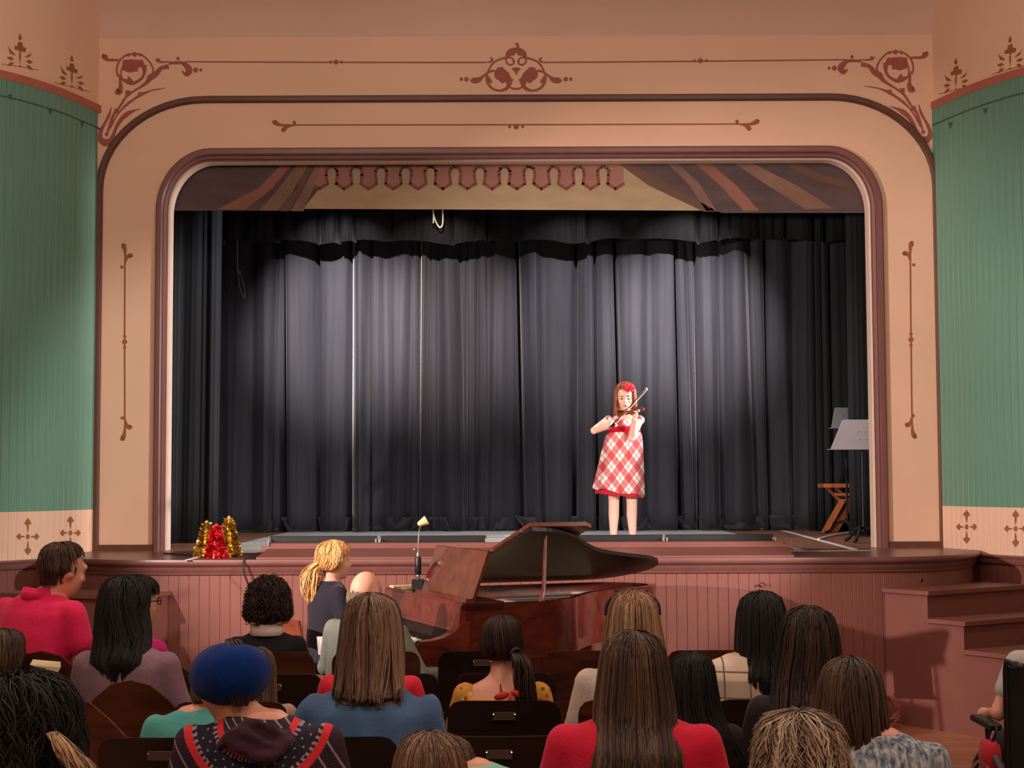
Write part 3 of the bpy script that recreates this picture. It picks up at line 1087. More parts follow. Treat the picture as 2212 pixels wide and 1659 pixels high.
# ------------------------------------------------------------------ stairs at both ends of the stage front
def stairs(name, ox, oy, ux, uy, side, label, width):
    """a closed flight: treads run along v, it descends along u from the stage face"""
    l = math.hypot(ux, uy); ux, uy = ux / l, uy / l
    vx, vy = (-uy, ux) if side > 0 else (uy, -ux)
    r = empty(name, (ox, oy, 0), 0, label, 'stairs')
    def W(s, t, z):
        return Vector((ox + ux * s + vx * t, oy + uy * s + vy * t, z))
    zs = [0.96, 0.77, 0.58, 0.39, 0.20]
    ends = [0.37, 0.68, 1.02, 1.34, 1.66]
    prev = -0.02
    top = []
    for z, e in zip(zs, ends):
        mb = MB()
        p0, p1 = prev - 0.0, e + 0.03
        lo = [W(p0, -0.025, z - 0.03), W(p1, -0.025, z - 0.03), W(p1, width, z - 0.03), W(p0, width, z - 0.03)]
        mb.prism(lo, (0, 0, 0.03))
        mb.build('tread', M_mauve, r, True)
        mb = MB()
        zl = max(z - 0.22, 0.0)
        mb.prism([W(e - 0.02, 0.021, zl), W(e, 0.021, zl), W(e, width - 0.021, zl), W(e - 0.02, width - 0.021, zl)], (0, 0, z - 0.03 - zl))
        mb.build('riser', M_mauve, r, True)
        prev = e
    for t0 in (0.0, width - 0.02):
        pts = [W(-0.02, t0, 0.0)]
        pr = -0.02
        for z, e in zip(zs, ends):
            pts += [W(pr, t0, z - 0.03), W(e - 0.001, t0, z - 0.03)]
            pr = e - 0.001
        pts.append(W(ends[-1] - 0.001, t0, 0.0))
        mb = MB()
        mb.prism(pts, (vx * 0.02, vy * 0.02, 0))
        mb.build('side_panel', M_mauve, r, True)
    return r


stairs('stage_stairs', 2.70, 11.17, 0.57, -0.82, 1, 'mauve painted stairs up to the stage beside the wheelchair', 1.10)
stairs('stage_stairs', -2.50, 11.17, -0.25, -0.96, -1, 'mauve painted stairs up to the stage in front of the man in pink', 1.10)

# ------------------------------------------------------------------ grand piano
M_mah = wood('mahogany', (62, 22, 16), (102, 42, 30), 0.16, 2.2, (1, 6, 6), coat=0.6)
M_mah_d = wood('mahogany_dark', (20, 9, 8), (32, 14, 12), 0.42, 2.2, (1, 6, 6), spec=0.3)
M_gold = mat('piano_plate_gold', (196, 158, 110), 0.4, 0.08, metal=0.5)
M_felt = mat('piano_inside_black', (16, 13, 13), 0.6)
M_ivory = mat('ivory_key', (238, 230, 214), 0.3, 0.03)
M_ebony = mat('ebony_key', (18, 17, 18), 0.3)
M_paper = mat('paper', (226, 208, 164), 0.7, 0.06)
M_paperw = mat('white_paper', (232, 228, 224), 0.7, 0.04)

PO = Vector((-0.83, 10.36, 0))
EK = Vector((0.378, -0.926, 0)).normalized()
EL = Vector((0.926, 0.378, 0)).normalized()


def PP(k, l, z):
    return PO + EK * k + EL * l + Vector((0, 0, z))


piano = empty('grand_piano', PP(0.7, 0.5, 0), 0, 'mahogany grand piano with its lid propped open below the stage', 'piano')
def outl(inset=0.0):
    base = [(0, 0), (0, 0.7), (0, 1.42), (0.04, 1.60), (0.16, 1.74), (0.32, 1.80), (0.48, 1.76), (0.60, 1.62), (0.70, 1.40), (0.84, 1.16), (1.06, 0.95), (1.28, 0.78), (1.42, 0.58), (1.47, 0.36), (1.47, 0.0)]
    p = catmull(base[1:-1], 5)
    p = [np.array(base[0], float)] + p + [np.array(base[-1], float)]
    if inset:
        c = np.array((0.68, 0.8)); q = []
        P = np.array(p); t = np.gradient(P, axis=0); t /= np.linalg.norm(t, axis=1)[:, None]
        for a, tt in zip(P, t):
            q.append(a + np.array((tt[1], -tt[0])) * inset)
        p = q
    return p


Z0, Z1 = 0.70, 1.03
o_out, o_in = outl(), outl(0.05)
mb = MB()
n = len(o_out)
vs = []
for a, b in zip(o_out, o_in):
    vs += [PP(a[0], a[1], Z0), PP(a[0], a[1], Z1), PP(b[0], b[1], Z1), PP(b[0], b[1], Z0)]
fs = []
for i in range(n - 1):
    a, b = i * 4, i * 4 + 4
    for k in range(4):
        fs.append((a + k, a + (k + 1) % 4, b + (k + 1) % 4, b + k))
fs += [(0, 1, 2, 3), (4 * n - 1, 4 * n - 2, 4 * n - 3, 4 * n - 4)]
mb.add(vs, fs)
mb.build('rim', M_mah, piano, True, smooth=True)
mb = MB()
mb.prism([PP(a[0], a[1], Z0 + 0.02) for a in o_in], (0, 0, 0.03)); mb.build('soundboard', M_felt, piano, True)
mb = MB()
pl = outl(0.09)
mb.prism([PP(max(a[0], 0.05), max(a[1], 0.20), Z1 - 0.10) for a in pl], (0, 0, 0.012)); mb.build('iron_plate', M_gold, piano, True)
mb = MB()
for i in range(9):
    k = 0.12 + i * 0.14
    lmax = 1.55 - 0.75 * max(0, (k - 0.3)) / 1.1
    mb.tube([PP(k, 0.24, Z1 - 0.085), PP(k - 0.02, lmax * 0.9, Z1 - 0.085)], 0.006, 5)
mb.build('plate_struts', M_felt, piano, True)
# keyboard end: arms, key bed, fallboard, key slip, name board
for k0 in (-0.02, 1.39):
    mb = MB()
    sec = [(-0.30, Z0 - 0.02), (-0.30, 0.80), (-0.27, 0.825), (-0.20, 0.83), (-0.13, 0.845), (-0.07, 0.875), (-0.03, 0.92), (0.02, 0.93), (0.02, Z0 - 0.02)]
    mb.prism([PP(k0, l, z) for l, z in sec], EK * 0.09)
    mb.build('cheek_arm', M_mah, piano, True)
mb = MB(); mb.prism([PP(0.0, -0.29, Z0 - 0.02), PP(1.46, -0.29, Z0 - 0.02), PP(1.46, 0.05, Z0 - 0.02), PP(0.0, 0.05, Z0 - 0.02)], (0, 0, 0.05)); mb.build('key_bed', M_mah, piano, True)
mb = MB(); mb.prism([PP(0.07, -0.29, 0.73), PP(1.39, -0.29, 0.73), PP(1.39, -0.265, 0.73), PP(0.07, -0.265, 0.73)], (0, 0, 0.05)); mb.build('key_slip', M_mah, piano, True)
mb = MB(); mb.prism([PP(0.0, -0.045, 0.885), PP(0.0, 0.0, 0.885), PP(0.0, 0.0, Z1 - 0.005), PP(0.0, -0.03, Z1 - 0.005)], EK * 1.47); mb.build('fallboard', M_mah, piano, True)
mb = MB(); mb.prism([PP(0.0, -0.055, 0.872), PP(0.0, 0.0, 0.872), PP(0.0, 0.0, 0.886), PP(0.0, -0.052, 0.886)], EK * 1.47); mb.build('fallboard_bead', M_mah, piano, True)
mb = MB(); mb.prism([PP(0.07, -0.085, 0.80), PP(0.07, -0.06, 0.80), PP(0.07, -0.03, 0.875), PP(0.07, -0.05, 0.875)], EK * 1.32); mb.build('name_board', M_mah_d, piano, True)
mb = MB(); mb.prism([PP(0.0, -0.02, Z1 - 0.04), PP(1.47, -0.02, Z1 - 0.04), PP(1.47, 0.24, Z1 - 0.04), PP(0.0, 0.24, Z1 - 0.04)], (0, 0, 0.05)); mb.build('pin_block_cover', M_mah, piano, True)
kw = 1.32 / 52
kme = MB(); kme.cbox(0.0006, kw - 0.0006, 0, 0.155, 0, 0.024, 0.0015); kme = kme.mesh('white_key'); kme.materials.append(M_ivory)
bme2 = MB(); bme2.cbox(0, 0.011, 0, 0.095, 0, 0.016, 0.002); bme2 = bme2.mesh('black_key'); bme2.materials.append(M_ebony)
ang = math.atan2(EK.y, EK.x)
for i in range(52):
    for me, kk, ll, zz, nm in ((kme, 0.07 + i * kw, -0.245, 0.785, 'white_key'), (bme2, 0.07 + (i + 1) * kw - 0.0055, -0.185, 0.805, 'black_key')):
        if nm == 'black_key' and (i % 7 in (1, 4) or i == 51):
            continue
        o = link(nm, me, piano, True)
        o.location = PP(kk, ll, zz)
        o.rotation_euler = (0, 0, ang)
# music desk
mb = MB(); mb.prism([PP(0.47, 0.07, Z1 + 0.012), PP(0.47, 0.09, Z1 + 0.012), PP(0.47, 0.19, Z1 + 0.30), PP(0.47, 0.17, Z1 + 0.30)], EK * 0.92)
desk = mb.build('music_desk', M_mah, piano, True)
mb = MB(); mb.prism([PP(0.47, 0.03, Z1 + 0.010), PP(1.39, 0.03, Z1 + 0.010), PP(1.39, 0.09, Z1 + 0.010), PP(0.47, 0.09, Z1 + 0.010)], (0, 0, 0.014)); mb.build('desk_ledge', M_mah, piano, True)
# lid: hinged on the far (bass) side, propped a little open; its front flap folded back on top
TH = math.radians(15.5)
def LP(k, l, h=0.0):
    """point of the opened lid: k measured from the hinge, h above the board"""
    kk = k * math.cos(TH) - h * math.sin(TH)
    zz = Z1 + 0.02 + k * math.sin(TH) + h * math.cos(TH)
    return PP(kk, l, zz)
lid = [p for p in outl(-0.025) if p[1] > 0.42]
lid = [np.array((-0.02, 0.42))] + lid + [np.array((1.49, 0.42))]
mb = MB()
vs = [LP(p[0], p[1], 0) for p in lid] + [LP(p[0], p[1], 0.025) for p in lid]
m_ = len(lid)
mb.add(vs, [tuple(range(m_ - 1, -1, -1)), tuple(range(m_, 2 * m_))] + [(i, (i + 1) % m_, m_ + (i + 1) % m_, m_ + i) for i in range(m_)])
lido = mb.build('lid', M_mah_d, piano, True)
mb = MB()
fl = [(0.0, 0.43), (1.48, 0.43), (1.48, 0.80), (1.42, 0.86), (0.0, 0.86)]
mb.add([LP(k, l, 0.028) for k, l in fl] + [LP(k, l, 0.052) for k, l in fl], [(4, 3, 2, 1, 0), (5, 6, 7, 8, 9)] + [(i, (i + 1) % 5, 5 + (i + 1) % 5, 5 + i) for i in range(5)])
mb.build('folded_flap', M_mah, piano, True)
mb = MB()
for k in (0.3, 0.8, 1.3):
    mb.tube([LP(k, 0.415, 0.027), LP(k + 0.07, 0.415, 0.027)], 0.008, 6)
mb.build('lid_hinge', M_chrome, piano, True)
mb = MB(); mb.tube([PP(1.41, 0.50, Z1 - 0.02), PP(1.39, 0.53, Z1 + 0.06), LP(1.40, 0.56, -0.01)], [0.022, 0.013, 0.010], 8); mb.build('lid_prop', M_mah, piano, True, smooth=True)
for k, l in ((0.12, 0.05), (1.35, 0.05), (0.34, 1.55)):
    mb = MB()
    mb.lathe([(0.035, 0.06), (0.04, 0.10), (0.03, 0.14), (0.045, 0.25), (0.065, 0.55), (0.075, 0.62), (0.06, 0.66), (0.08, 0.71)], PP(k, l, 0), 12)
    leg = mb.build('leg', M_mah, piano, True, smooth=True)
    mb = MB(); mb.lathe([(0.006, 0.0), (0.03, 0.012), (0.032, 0.045), (0.015, 0.065)], PP(k, l, 0), 10); mb.build('caster', M_gold, piano, True, smooth=True)
mb = MB()
for dk in (-0.10, 0.10):
    mb.tube([PP(0.70 + dk, 0.12, 0.70), PP(0.70 + dk * 0.7, 0.12, 0.16)], 0.014, 8)
mb.prism([PP(0.58, 0.06, 0.10), PP(0.82, 0.06, 0.10), PP(0.82, 0.18, 0.10), PP(0.58, 0.18, 0.10)], (0, 0, 0.06))
mb.build('pedal_lyre', M_mah, piano, True)
for i in range(3):
    mb = MB(); a = PP(0.64 + i * 0.06, 0.07, 0.085); mb.tube([a, a - EL * 0.09 + Vector((0, 0, -0.02)), a - EL * 0.13 + Vector((0, 0, -0.02))], [0.006, 0.009, 0.012], 6); mb.build('pedal', M_gold, piano, True, smooth=True)

# things on the piano
q = PP(0.40, 0.07, Z1 + 0.011)
lampo = empty('gooseneck_lamp', q, 0, 'slim black gooseneck lamp with a pale head standing on the piano', 'lamp')
mb = MB(); mb.cbox(-0.04, 0.04, -0.035, 0.035, 0, 0.07, 0.006); mb.build('base', M_black, lampo)
mb = MB(); mb.lathe([(0.012, 0.07), (0.016, 0.085), (0.012, 0.10)], n=12); mb.build('lower_collar', M_chrome, lampo, smooth=True)
mb = MB(); mb.lathe([(0.017, 0.10), (0.021, 0.105), (0.021, 0.21), (0.017, 0.215)], n=14); mb.build('grip', M_black, lampo, smooth=True)
mb = MB(); mb.lathe([(0.012, 0.215), (0.012, 0.225), (0.005, 0.245)], n=12); mb.build('upper_collar', M_chrome, lampo, smooth=True)
mb = MB(); mb.tube(catmull([(0, 0, 0.24), (0.002, 0, 0.31), (0.008, 0, 0.38), (0.016, -0.005, 0.42)], 4), 0.005, 8); mb.build('gooseneck', M_chrome, lampo, smooth=True)
mb = MB(); mb.tube([(0, 0, 0.262), (-0.022, -0.01, 0.262)], 0.004, 6); mb.ell((-0.026, -0.011, 0.262), 0.008, 8, 6); mb.build('switch', M_chrome, lampo, smooth=True)
Rt = Matrix.Rotation(math.radians(62), 3, 'Y')
mb = MB(); mb.lathe([(0.010, -0.03), (0.018, -0.02), (0.022, 0.0), (0.028, 0.02), (0.032, 0.035), (0.026, 0.036)], (0.026, -0.008, 0.436), 10, Rt.to_4x4()); mb.build('head', mat('lamp_head_pale', (206, 188, 140), 0.5), lampo, smooth=True)

def paper(name, pts, label, m=M_paper, th=0.004, cat='paper'):
    mb = MB(); mb.prism(pts, (0, 0, th))
    return tag(mb.build(name, m), label, cat)
paper('sheet_music', [PP(0.06, -0.015, Z1 + 0.012), PP(0.33, -0.02, Z1 + 0.012), PP(0.34, 0.17, Z1 + 0.012), PP(0.05, 0.18, Z1 + 0.012)], 'pale yellow sheet music lying on the left end of the piano', th=0.012)
paper('sheet_music', [PP(0.30, 0.45, Z1 - 0.085), PP(0.75, 0.45, Z1 - 0.085), PP(0.75, 0.70, Z1 - 0.085), PP(0.30, 0.70, Z1 - 0.085)], 'pale paper sheets lying inside the open piano', M_paper, 0.01)

# piano bench
bq = PP(0.62, -0.62, 0)
bench = empty('piano_bench', bq, ang, 'dark wooden bench under the pianist', 'bench')
mb = MB(); mb.cbox(-0.36, 0.36, -0.16, 0.16, 0.43, 0.48, 0.01); mb.build('seat', M_mah_d, bench)
for sx in (-0.32, 0.32):
    for sy in (-0.13, 0.13):
        mb = MB(); mb.cbox(sx - 0.02, sx + 0.02, sy - 0.02, sy + 0.02, 0, 0.44, 0.004); mb.build('leg', M_mah_d, bench)

# ------------------------------------------------------------------ tinsel trees on the apron
def tinsel_tree(px, py_base, py_top, d, rad_px, cols, label, seed):
    b = unproj(px, py_base, d)
    b.z = Z_STAGE
    h = unproj(px, py_top, d).z - Z_STAGE
    R0 = rad_px / F_PX * d
    t = empty('tinsel_tree', b, 0, label, 'ornament', 'tinsel cone trees')
    mb = MB(); mb.lathe([(R0 * 0.82, 0.0), (R0 * 0.5, h * 0.45), (R0 * 0.12, h * 0.97)], n=14); mb.build('cone', cols[0], t, smooth=True)
    r = random.Random(seed)
    for m, cnt in ((cols[0], 420), (cols[1], 260)):
        mb = MB()
        for i in range(cnt):
            v = r.random() ** 1.25 * 0.98
            a = r.uniform(0, 2 * PI)
            rr = R0 * (0.74 * (1 - v) + 0.12)
            p = Vector((rr * math.cos(a), rr * math.sin(a), v * h))
            o_ = Vector((math.cos(a), math.sin(a), r.uniform(-0.3, 0.5)))
            s_ = r.uniform(0.016, 0.036)
            tt = Vector((r.uniform(-1, 1), r.uniform(-1, 1), r.uniform(-1, 1))).normalized() * s_
            e = p + o_.normalized() * s_ * 0.9
            mb.add([p - tt * 0.5, p + tt * 0.5, e + tt * 0.35, e - tt * 0.2], [(0, 1, 2, 3)])
        o = mb.build('tinsel', m, t)
        o['kind'] = 'stuff'
    mb = MB(); mb.ell((0, 0, h), (0.016, 0.016, 0.02), 8, 6); mb.build('tip', cols[1], t, smooth=True)


M_gold_t = mat('gold_tinsel', (186, 140, 40), 0.22, 0.15, metal=0.9)
M_gold_l = mat('gold_tinsel_bright', (250, 224, 130), 0.15, 0.1, metal=0.8)
M_red_t = mat('red_tinsel', (186, 14, 30), 0.28, 0.15, metal=0.5)
M_red_l = mat('red_tinsel_bright', (240, 60, 74), 0.2, 0.1, metal=0.5)
tinsel_tree(446, 1205, 1129, 11.62, 26, (M_gold_t, M_gold_l), 'gold tinsel cone tree to the left of the red one', 3)
tinsel_tree(494, 1203, 1119, 11.66, 26, (M_gold_t, M_gold_l), 'taller gold tinsel cone tree to the right of the red one', 4)
tinsel_tree(467, 1210, 1136, 11.46, 22, (M_red_t, M_red_l), 'red tinsel cone tree in front of two gold ones', 5)
M_cable = mat('dark_cable', (46, 34, 32), 0.5)
mb = MB()
mb.tube(catmull([(-2.72, 12.05, Z_STAGE + 0.008), (-2.62, 11.95, Z_STAGE + 0.008), (-2.45, 11.8, Z_STAGE + 0.008), (-2.3, 11.72, Z_STAGE + 0.008), (-2.1, 11.6, Z_STAGE + 0.008), (-1.9, 11.4, Z_STAGE + 0.008), (-1.93, 11.14, Z_STAGE + 0.008), (-1.93, 11.10, 1.10), (-1.88, 11.155, 0.9), (-1.85, 11.16, 0.5), (-1.85, 11.14, 0.02)], 5), 0.007, 6)
tag(mb.build('cable', M_cable, smooth=True), 'dark cable running over the stage edge beside the tinsel trees', 'cable')
mb = MB(); mb.tube(catmull([(1.77, 11.18, 0.985), (1.77, 11.15, 0.985), (1.78, 11.14, 1.0), (1.80, 11.14, 1.005), (1.82, 11.145, 0.985)], 4), 0.006, 6)
tag(mb.build('wall_hook', M_chrome, smooth=True), 'small chrome hook on the planked stage front', 'hook')
mb = MB(); mb.lathe([(0.012, 0), (0.014, 0.008), (0.006, 0.016)], unproj(1990, 1253, 11.16), 8, Matrix.Rotation(PI / 2, 4, 'X'))
tag(mb.build('wall_peg', M_black, smooth=True), 'small black peg on the stage front above the stairs', 'peg')
# coiled cable on the floor by the stairs
mb = MB()
pts = []
for i in range(60):
    a = i / 60 * 2 * PI * 3.0
    rr = 0.10 + 0.015 * math.sin(i * 1.3)
    pts.append((2.60 + rr * math.cos(a), 10.93 - 0.02 * math.sin(a) - 0.03 * i / 60, 0.125 + 0.9 * rr * math.sin(a) + 0.005 * math.cos(i)))
pts += [(2.62, 10.8, 0.02), (2.5, 10.75, 0.01), (2.4, 10.9, 0.01), (2.6, 10.95, 0.01)]
mb.tube(pts, 0.008, 6)
tag(mb.build('cable_coil', mat('red_brown_cable', (150, 84, 72), 0.5), smooth=True), 'reddish coiled cable on the floor beside the right stairs', 'cable')

# ------------------------------------------------------------------ music stands and folding stool at the right of the stage
M_stand = mat('stand_grey', (150, 146, 152), 0.5, 0.04)
def music_stand(px, d, py_lo, py_hi, rot, label, tilt=0.35, wd=0.50):
    b = unproj(px, 1150, d); b.z = Z_STAGE
    t = empty('music_stand', b, rot, label, 'music stand', 'music stands at the right of the stage')
    z0 = unproj(px, py_lo, d).z - Z_STAGE
    z1 = unproj(px, py_hi, d).z - Z_STAGE
    h = z1 - z0
    mb = MB()
    pl = [(-wd / 2, 0), (wd / 2, 0), (wd / 2 - 0.12, 1.0), (wd / 2 - 0.15, 1.04), (-wd / 2 + 0.15, 1.04), (-wd / 2 + 0.12, 1.0)]
    mb.prism([(x, tilt * h * v * 0.8, z0 + h * v / 1.04) for x, v in pl], (0, 0.004, 0.002))
    pt = mb.build('desk_plate', M_stand, t)
    mb = MB(); mb.box(-wd / 2 - 0.03, wd / 2 + 0.03, -0.055, 0.004, z0 - 0.006, z0); mb.build('ledge', M_stand, t)
    for rx in (-0.03, 0.03):
        for rz in (0.35, 0.6):
            mb = MB(); mb.ell((rx, tilt * h * rz * 0.8 - 0.003, z0 + h * rz), 0.006, 6, 4); mb.build('rivet', M_chrome, t)
    mb = MB(); mb.tube([(0, 0.05, 0.10), (0, 0.05, z0 + h * 0.3)], 0.011, 8); mb.build('pole', M_black, t, smooth=True)
    for k in range(3):
        a = PI / 2 + 2 * PI * k / 3 + 0.5
        mb = MB(); mb.tube(catmull([(0, 0.05, 0.13), (0.10 * math.cos(a), 0.05 + 0.10 * math.sin(a), 0.12), (0.18 * math.cos(a), 0.05 + 0.18 * math.sin(a), 0.04), (0.24 * math.cos(a), 0.05 + 0.24 * math.sin(a), 0.014)], 4), [0.014] * 13, 6); mb.build('foot', M_black, t, smooth=True)
    return t


music_stand(1868, 13.65, 970, 906, 0.0, 'grey music stand with a wide plate beside the right of the opening', 0.35, 0.58)
music_stand(1838, 15.7, 925, 880, 0.5, 'second music stand mostly hidden behind the wide grey one', 0.5, 0.46)

st2 = empty('music_stand', (1.88, 10.42, 0), -0.75, 'low black music stand hidden behind the woman with dark brown hair', 'music stand')
mb = MB(); mb.prism([(-0.16, 0.03, 0.58), (0.16, 0.03, 0.58), (0.16, 0.12, 0.84), (-0.16, 0.12, 0.84)], (0, 0.006, 0)); mb.build('desk_plate', M_black, st2)
mb = MB(); mb.box(-0.17, 0.17, -0.03, 0.035, 0.572, 0.58); mb.build('ledge', M_black, st2)
mb = MB(); mb.tube([(0, 0.09, 0.10), (0, 0.09, 0.70)], 0.011, 8); mb.build('pole', M_black, st2, smooth=True)
for k in range(3):
    a = 2 * PI * k / 3 + 0.5
    mb = MB(); mb.tube([(0, 0.09, 0.12), (0.11 * math.cos(a), 0.09 + 0.11 * math.sin(a), 0.07), (0.20 * math.cos(a), 0.09 + 0.20 * math.sin(a), 0.012)], 0.011, 6); mb.build('foot', M_black, st2, smooth=True)
M_orange = wood('orange_beech', (222, 116, 58), (255, 158, 96), 0.4, 3.0, (8, 8, 1))
sb = unproj(1800, 1150, 16.15); sb.z = Z_STAGE
st = empty('folding_stool', sb, 0.0, 'orange wooden folding stool with a flat top and slanted slats', 'stool')
sc_ = 16.15 / F_PX
def SX(px, py, dy=0.0):
    p = unproj(px, py, 16.15 + dy) - sb
    return Vector((p.x, p.y, max(p.z, 0.0)))
for nm, (xa, ya, xb, yb, wd, dy) in {'leg': (1782, 1150, 1822, 1078, 13, 0.0), 'leg.b': (1803, 1152, 1842, 1082, 13, 0.10)}.items():
    mb = MB(); h = wd * sc_ / 2
    a, b = SX(xa, ya, dy), SX(xb, yb, dy)
    mb.prism([a + Vector((-h, 0, 0)), a + Vector((h, 0, 0)), b + Vector((h, 0, 0)), b + Vector((-h, 0, 0))], (0, 0.05, 0))
    mb.build('leg', M_orange, st)
for (xa, ya, xb, yb) in ((1783, 1050, 1822, 1090), (1802, 1050, 1845, 1090)):
    mb = MB(); a, b = SX(xa, ya, 0.03), SX(xb, yb, 0.03); h = 0.018
    mb.prism([a + Vector((-h, 0, 0)), a + Vector((h, 0, 0)), b + Vector((h, 0, 0)), b + Vector((-h, 0, 0))], (0, 0.03, 0)); mb.build('strut', M_orange, st)
mb = MB(); a, b = SX(1777, 1049), SX(1860, 1052)
mb.box(a.x, b.x, -0.05, 0.25, a.z - 0.02, a.z + 0.02); mb.build('seat', M_orange, st)
mb = MB(); a, b = SX(1803, 1068), SX(1850, 1075)
mb.box(a.x, b.x, -0.01, 0.02, a.z - 0.015, a.z + 0.015); mb.build('cross_bar', M_orange, st)
mb = MB(); mb.tube(catmull([unproj(1768, 1165, 14.2), unproj(1800, 1156, 15.2), unproj(1840, 1150, 15.9)], 4), 0.012, 6)
for i, v in enumerate(mb.v): mb.v[i] = (v[0], v[1], max(v[2], Z_STAGE + 0.002))
tag(mb.build('cable', M_white, smooth=True), 'white cable lying on the stage under the folding stool', 'cable')

# ------------------------------------------------------------------ theatre seats
M_seat = wood('seat_dark_wood', (17, 9, 7), (36, 18, 13), 0.38, 2.0, (1, 10, 10))
M_seat_b = wood('seat_brown_wood', (48, 20, 12), (92, 46, 24), 0.38, 2.0, (1, 10, 10))
M_iron = mat('seat_iron', (22, 17, 16), 0.5)
M_brass = mat('number_plate_metal', (96, 78, 70), 0.35, 0.1, metal=0.6)


def seat_proto(name, wood_m, camel=False, wd=0.45, label='', plate=True):
    """theatre seat: origin on the floor below the back; sitter faces +Y"""
    r = empty(name, (0, 0, 0), 0, label, 'seat')
    h = wd / 2
    zt = 0.885
    if camel:
        prof = [(-h, 0.80), (-h * 0.90, 0.812), (-h * 0.65, 0.875), (-h * 0.35, 0.932), (0, 0.95), (h * 0.35, 0.932), (h * 0.65, 0.875), (h * 0.90, 0.812), (h, 0.80)]
    else:
        prof = [(-h, zt - 0.06), (-h + 0.006, zt - 0.035), (-h + 0.025, zt - 0.012), (-h + 0.055, zt - 0.003), (0, zt), (h - 0.055, zt - 0.003), (h - 0.025, zt - 0.012), (h - 0.006, zt - 0.035), (h, zt - 0.06)]
    secs = []
    zb = 0.50
    rows = 5
    mb = MB()
    for face, off in ((0, 0.0), (1, 0.014)):
        for j in range(rows + 1):
            v = j / rows
            for x, z in prof:
                zz = zb + (z - zb) * v
                yy = -0.05 * v + 0.05 * (1 - v) * 0 - 0.045 * (1 - (x / h) ** 2) * (1 if not camel else 0.6) + 0.02
                mb.v.append((x, yy + off, zz))
    n = len(prof); m1 = (rows + 1) * n
    for j in range(rows):
        for k in range(n - 1):
            a = j * n + k
            mb.f.append((a, a + n, a + n + 1, a + 1)); mb.f.append((m1 + a, m1 + a + 1, m1 + a + n + 1, m1 + a + n))
    for k in range(n - 1):
        a = k; mb.f.append((a, a + 1, m1 + a + 1, m1 + a)); a = rows * n + k; mb.f.append((a, m1 + a, m1 + a + 1, a + 1))
    for j in range(rows):
        a = j * n; mb.f.append((a, m1 + a, m1 + a + n, a + n)); a = j * n + n - 1; mb.f.append((a, a + n, m1 + a + n, m1 + a))
    mb.build('backrest', wood_m, r, smooth=True)
    mb = MB(); mb.cbox(-h + 0.01, h - 0.01, 0.05, 0.44, 0.405, 0.43, 0.008); mb.build('seat_pan', wood_m, r)
    for sx in (-1, 1):
        x = sx * (h + 0.013)
        mb = MB()
        mb.box(x - 0.011, x + 0.011, 0.0, 0.04, 0.0, 0.70); mb.box(x - 0.011, x + 0.011, 0.04, 0.30, 0.33, 0.40); mb.box(x - 0.011, x + 0.011, 0.26, 0.30, 0.0, 0.36); mb.box(x - 0.012, x + 0.012, -0.04, 0.34, 0.0, 0.02)
        mb.build('standard', M_iron, r)
        mb = MB(); mb.cbox(x - 0.013, x + 0.013, -0.01, 0.32, 0.60, 0.622, 0.006); mb.build('armrest', wood_m, r)
    if plate:
        zz = zt - 0.055
        mb = MB(); mb.cbox(-0.045, 0.045, -0.0785, -0.071, zz - 0.02, zz + 0.012, 0.001); pl = mb.build('number_plate', M_brass, r)
        for sx in (-0.042, 0.042):
            mb = MB(); mb.ell((sx, -0.0790, zz + 0.003), 0.005, 6, 4); mb.build('screw', M_chrome, pl)
    return r


SEATS = []
proto_d = seat_proto('theatre_seat', M_seat, False, 0.45)
proto_b = seat_proto('theatre_seat', M_seat_b, False, 0.45, plate=False)
proto_c = seat_proto('curved_seat', M_seat_b, True, 0.50, plate=False)
used = {}


def seat(proto, px, d, label, group, rotz=0.0):
    p = unproj(px, 1500, d)
    loc = (p.x, d + 0.03, 0)
    if proto.name not in used:
        used[proto.name] = 1
        o = proto
        o.location = loc; o.rotation_euler = (0, 0, rotz)
    else:
        o = copy_tree(proto, None, loc, rotz)
    o['label'] = label; o['group'] = group
    return o


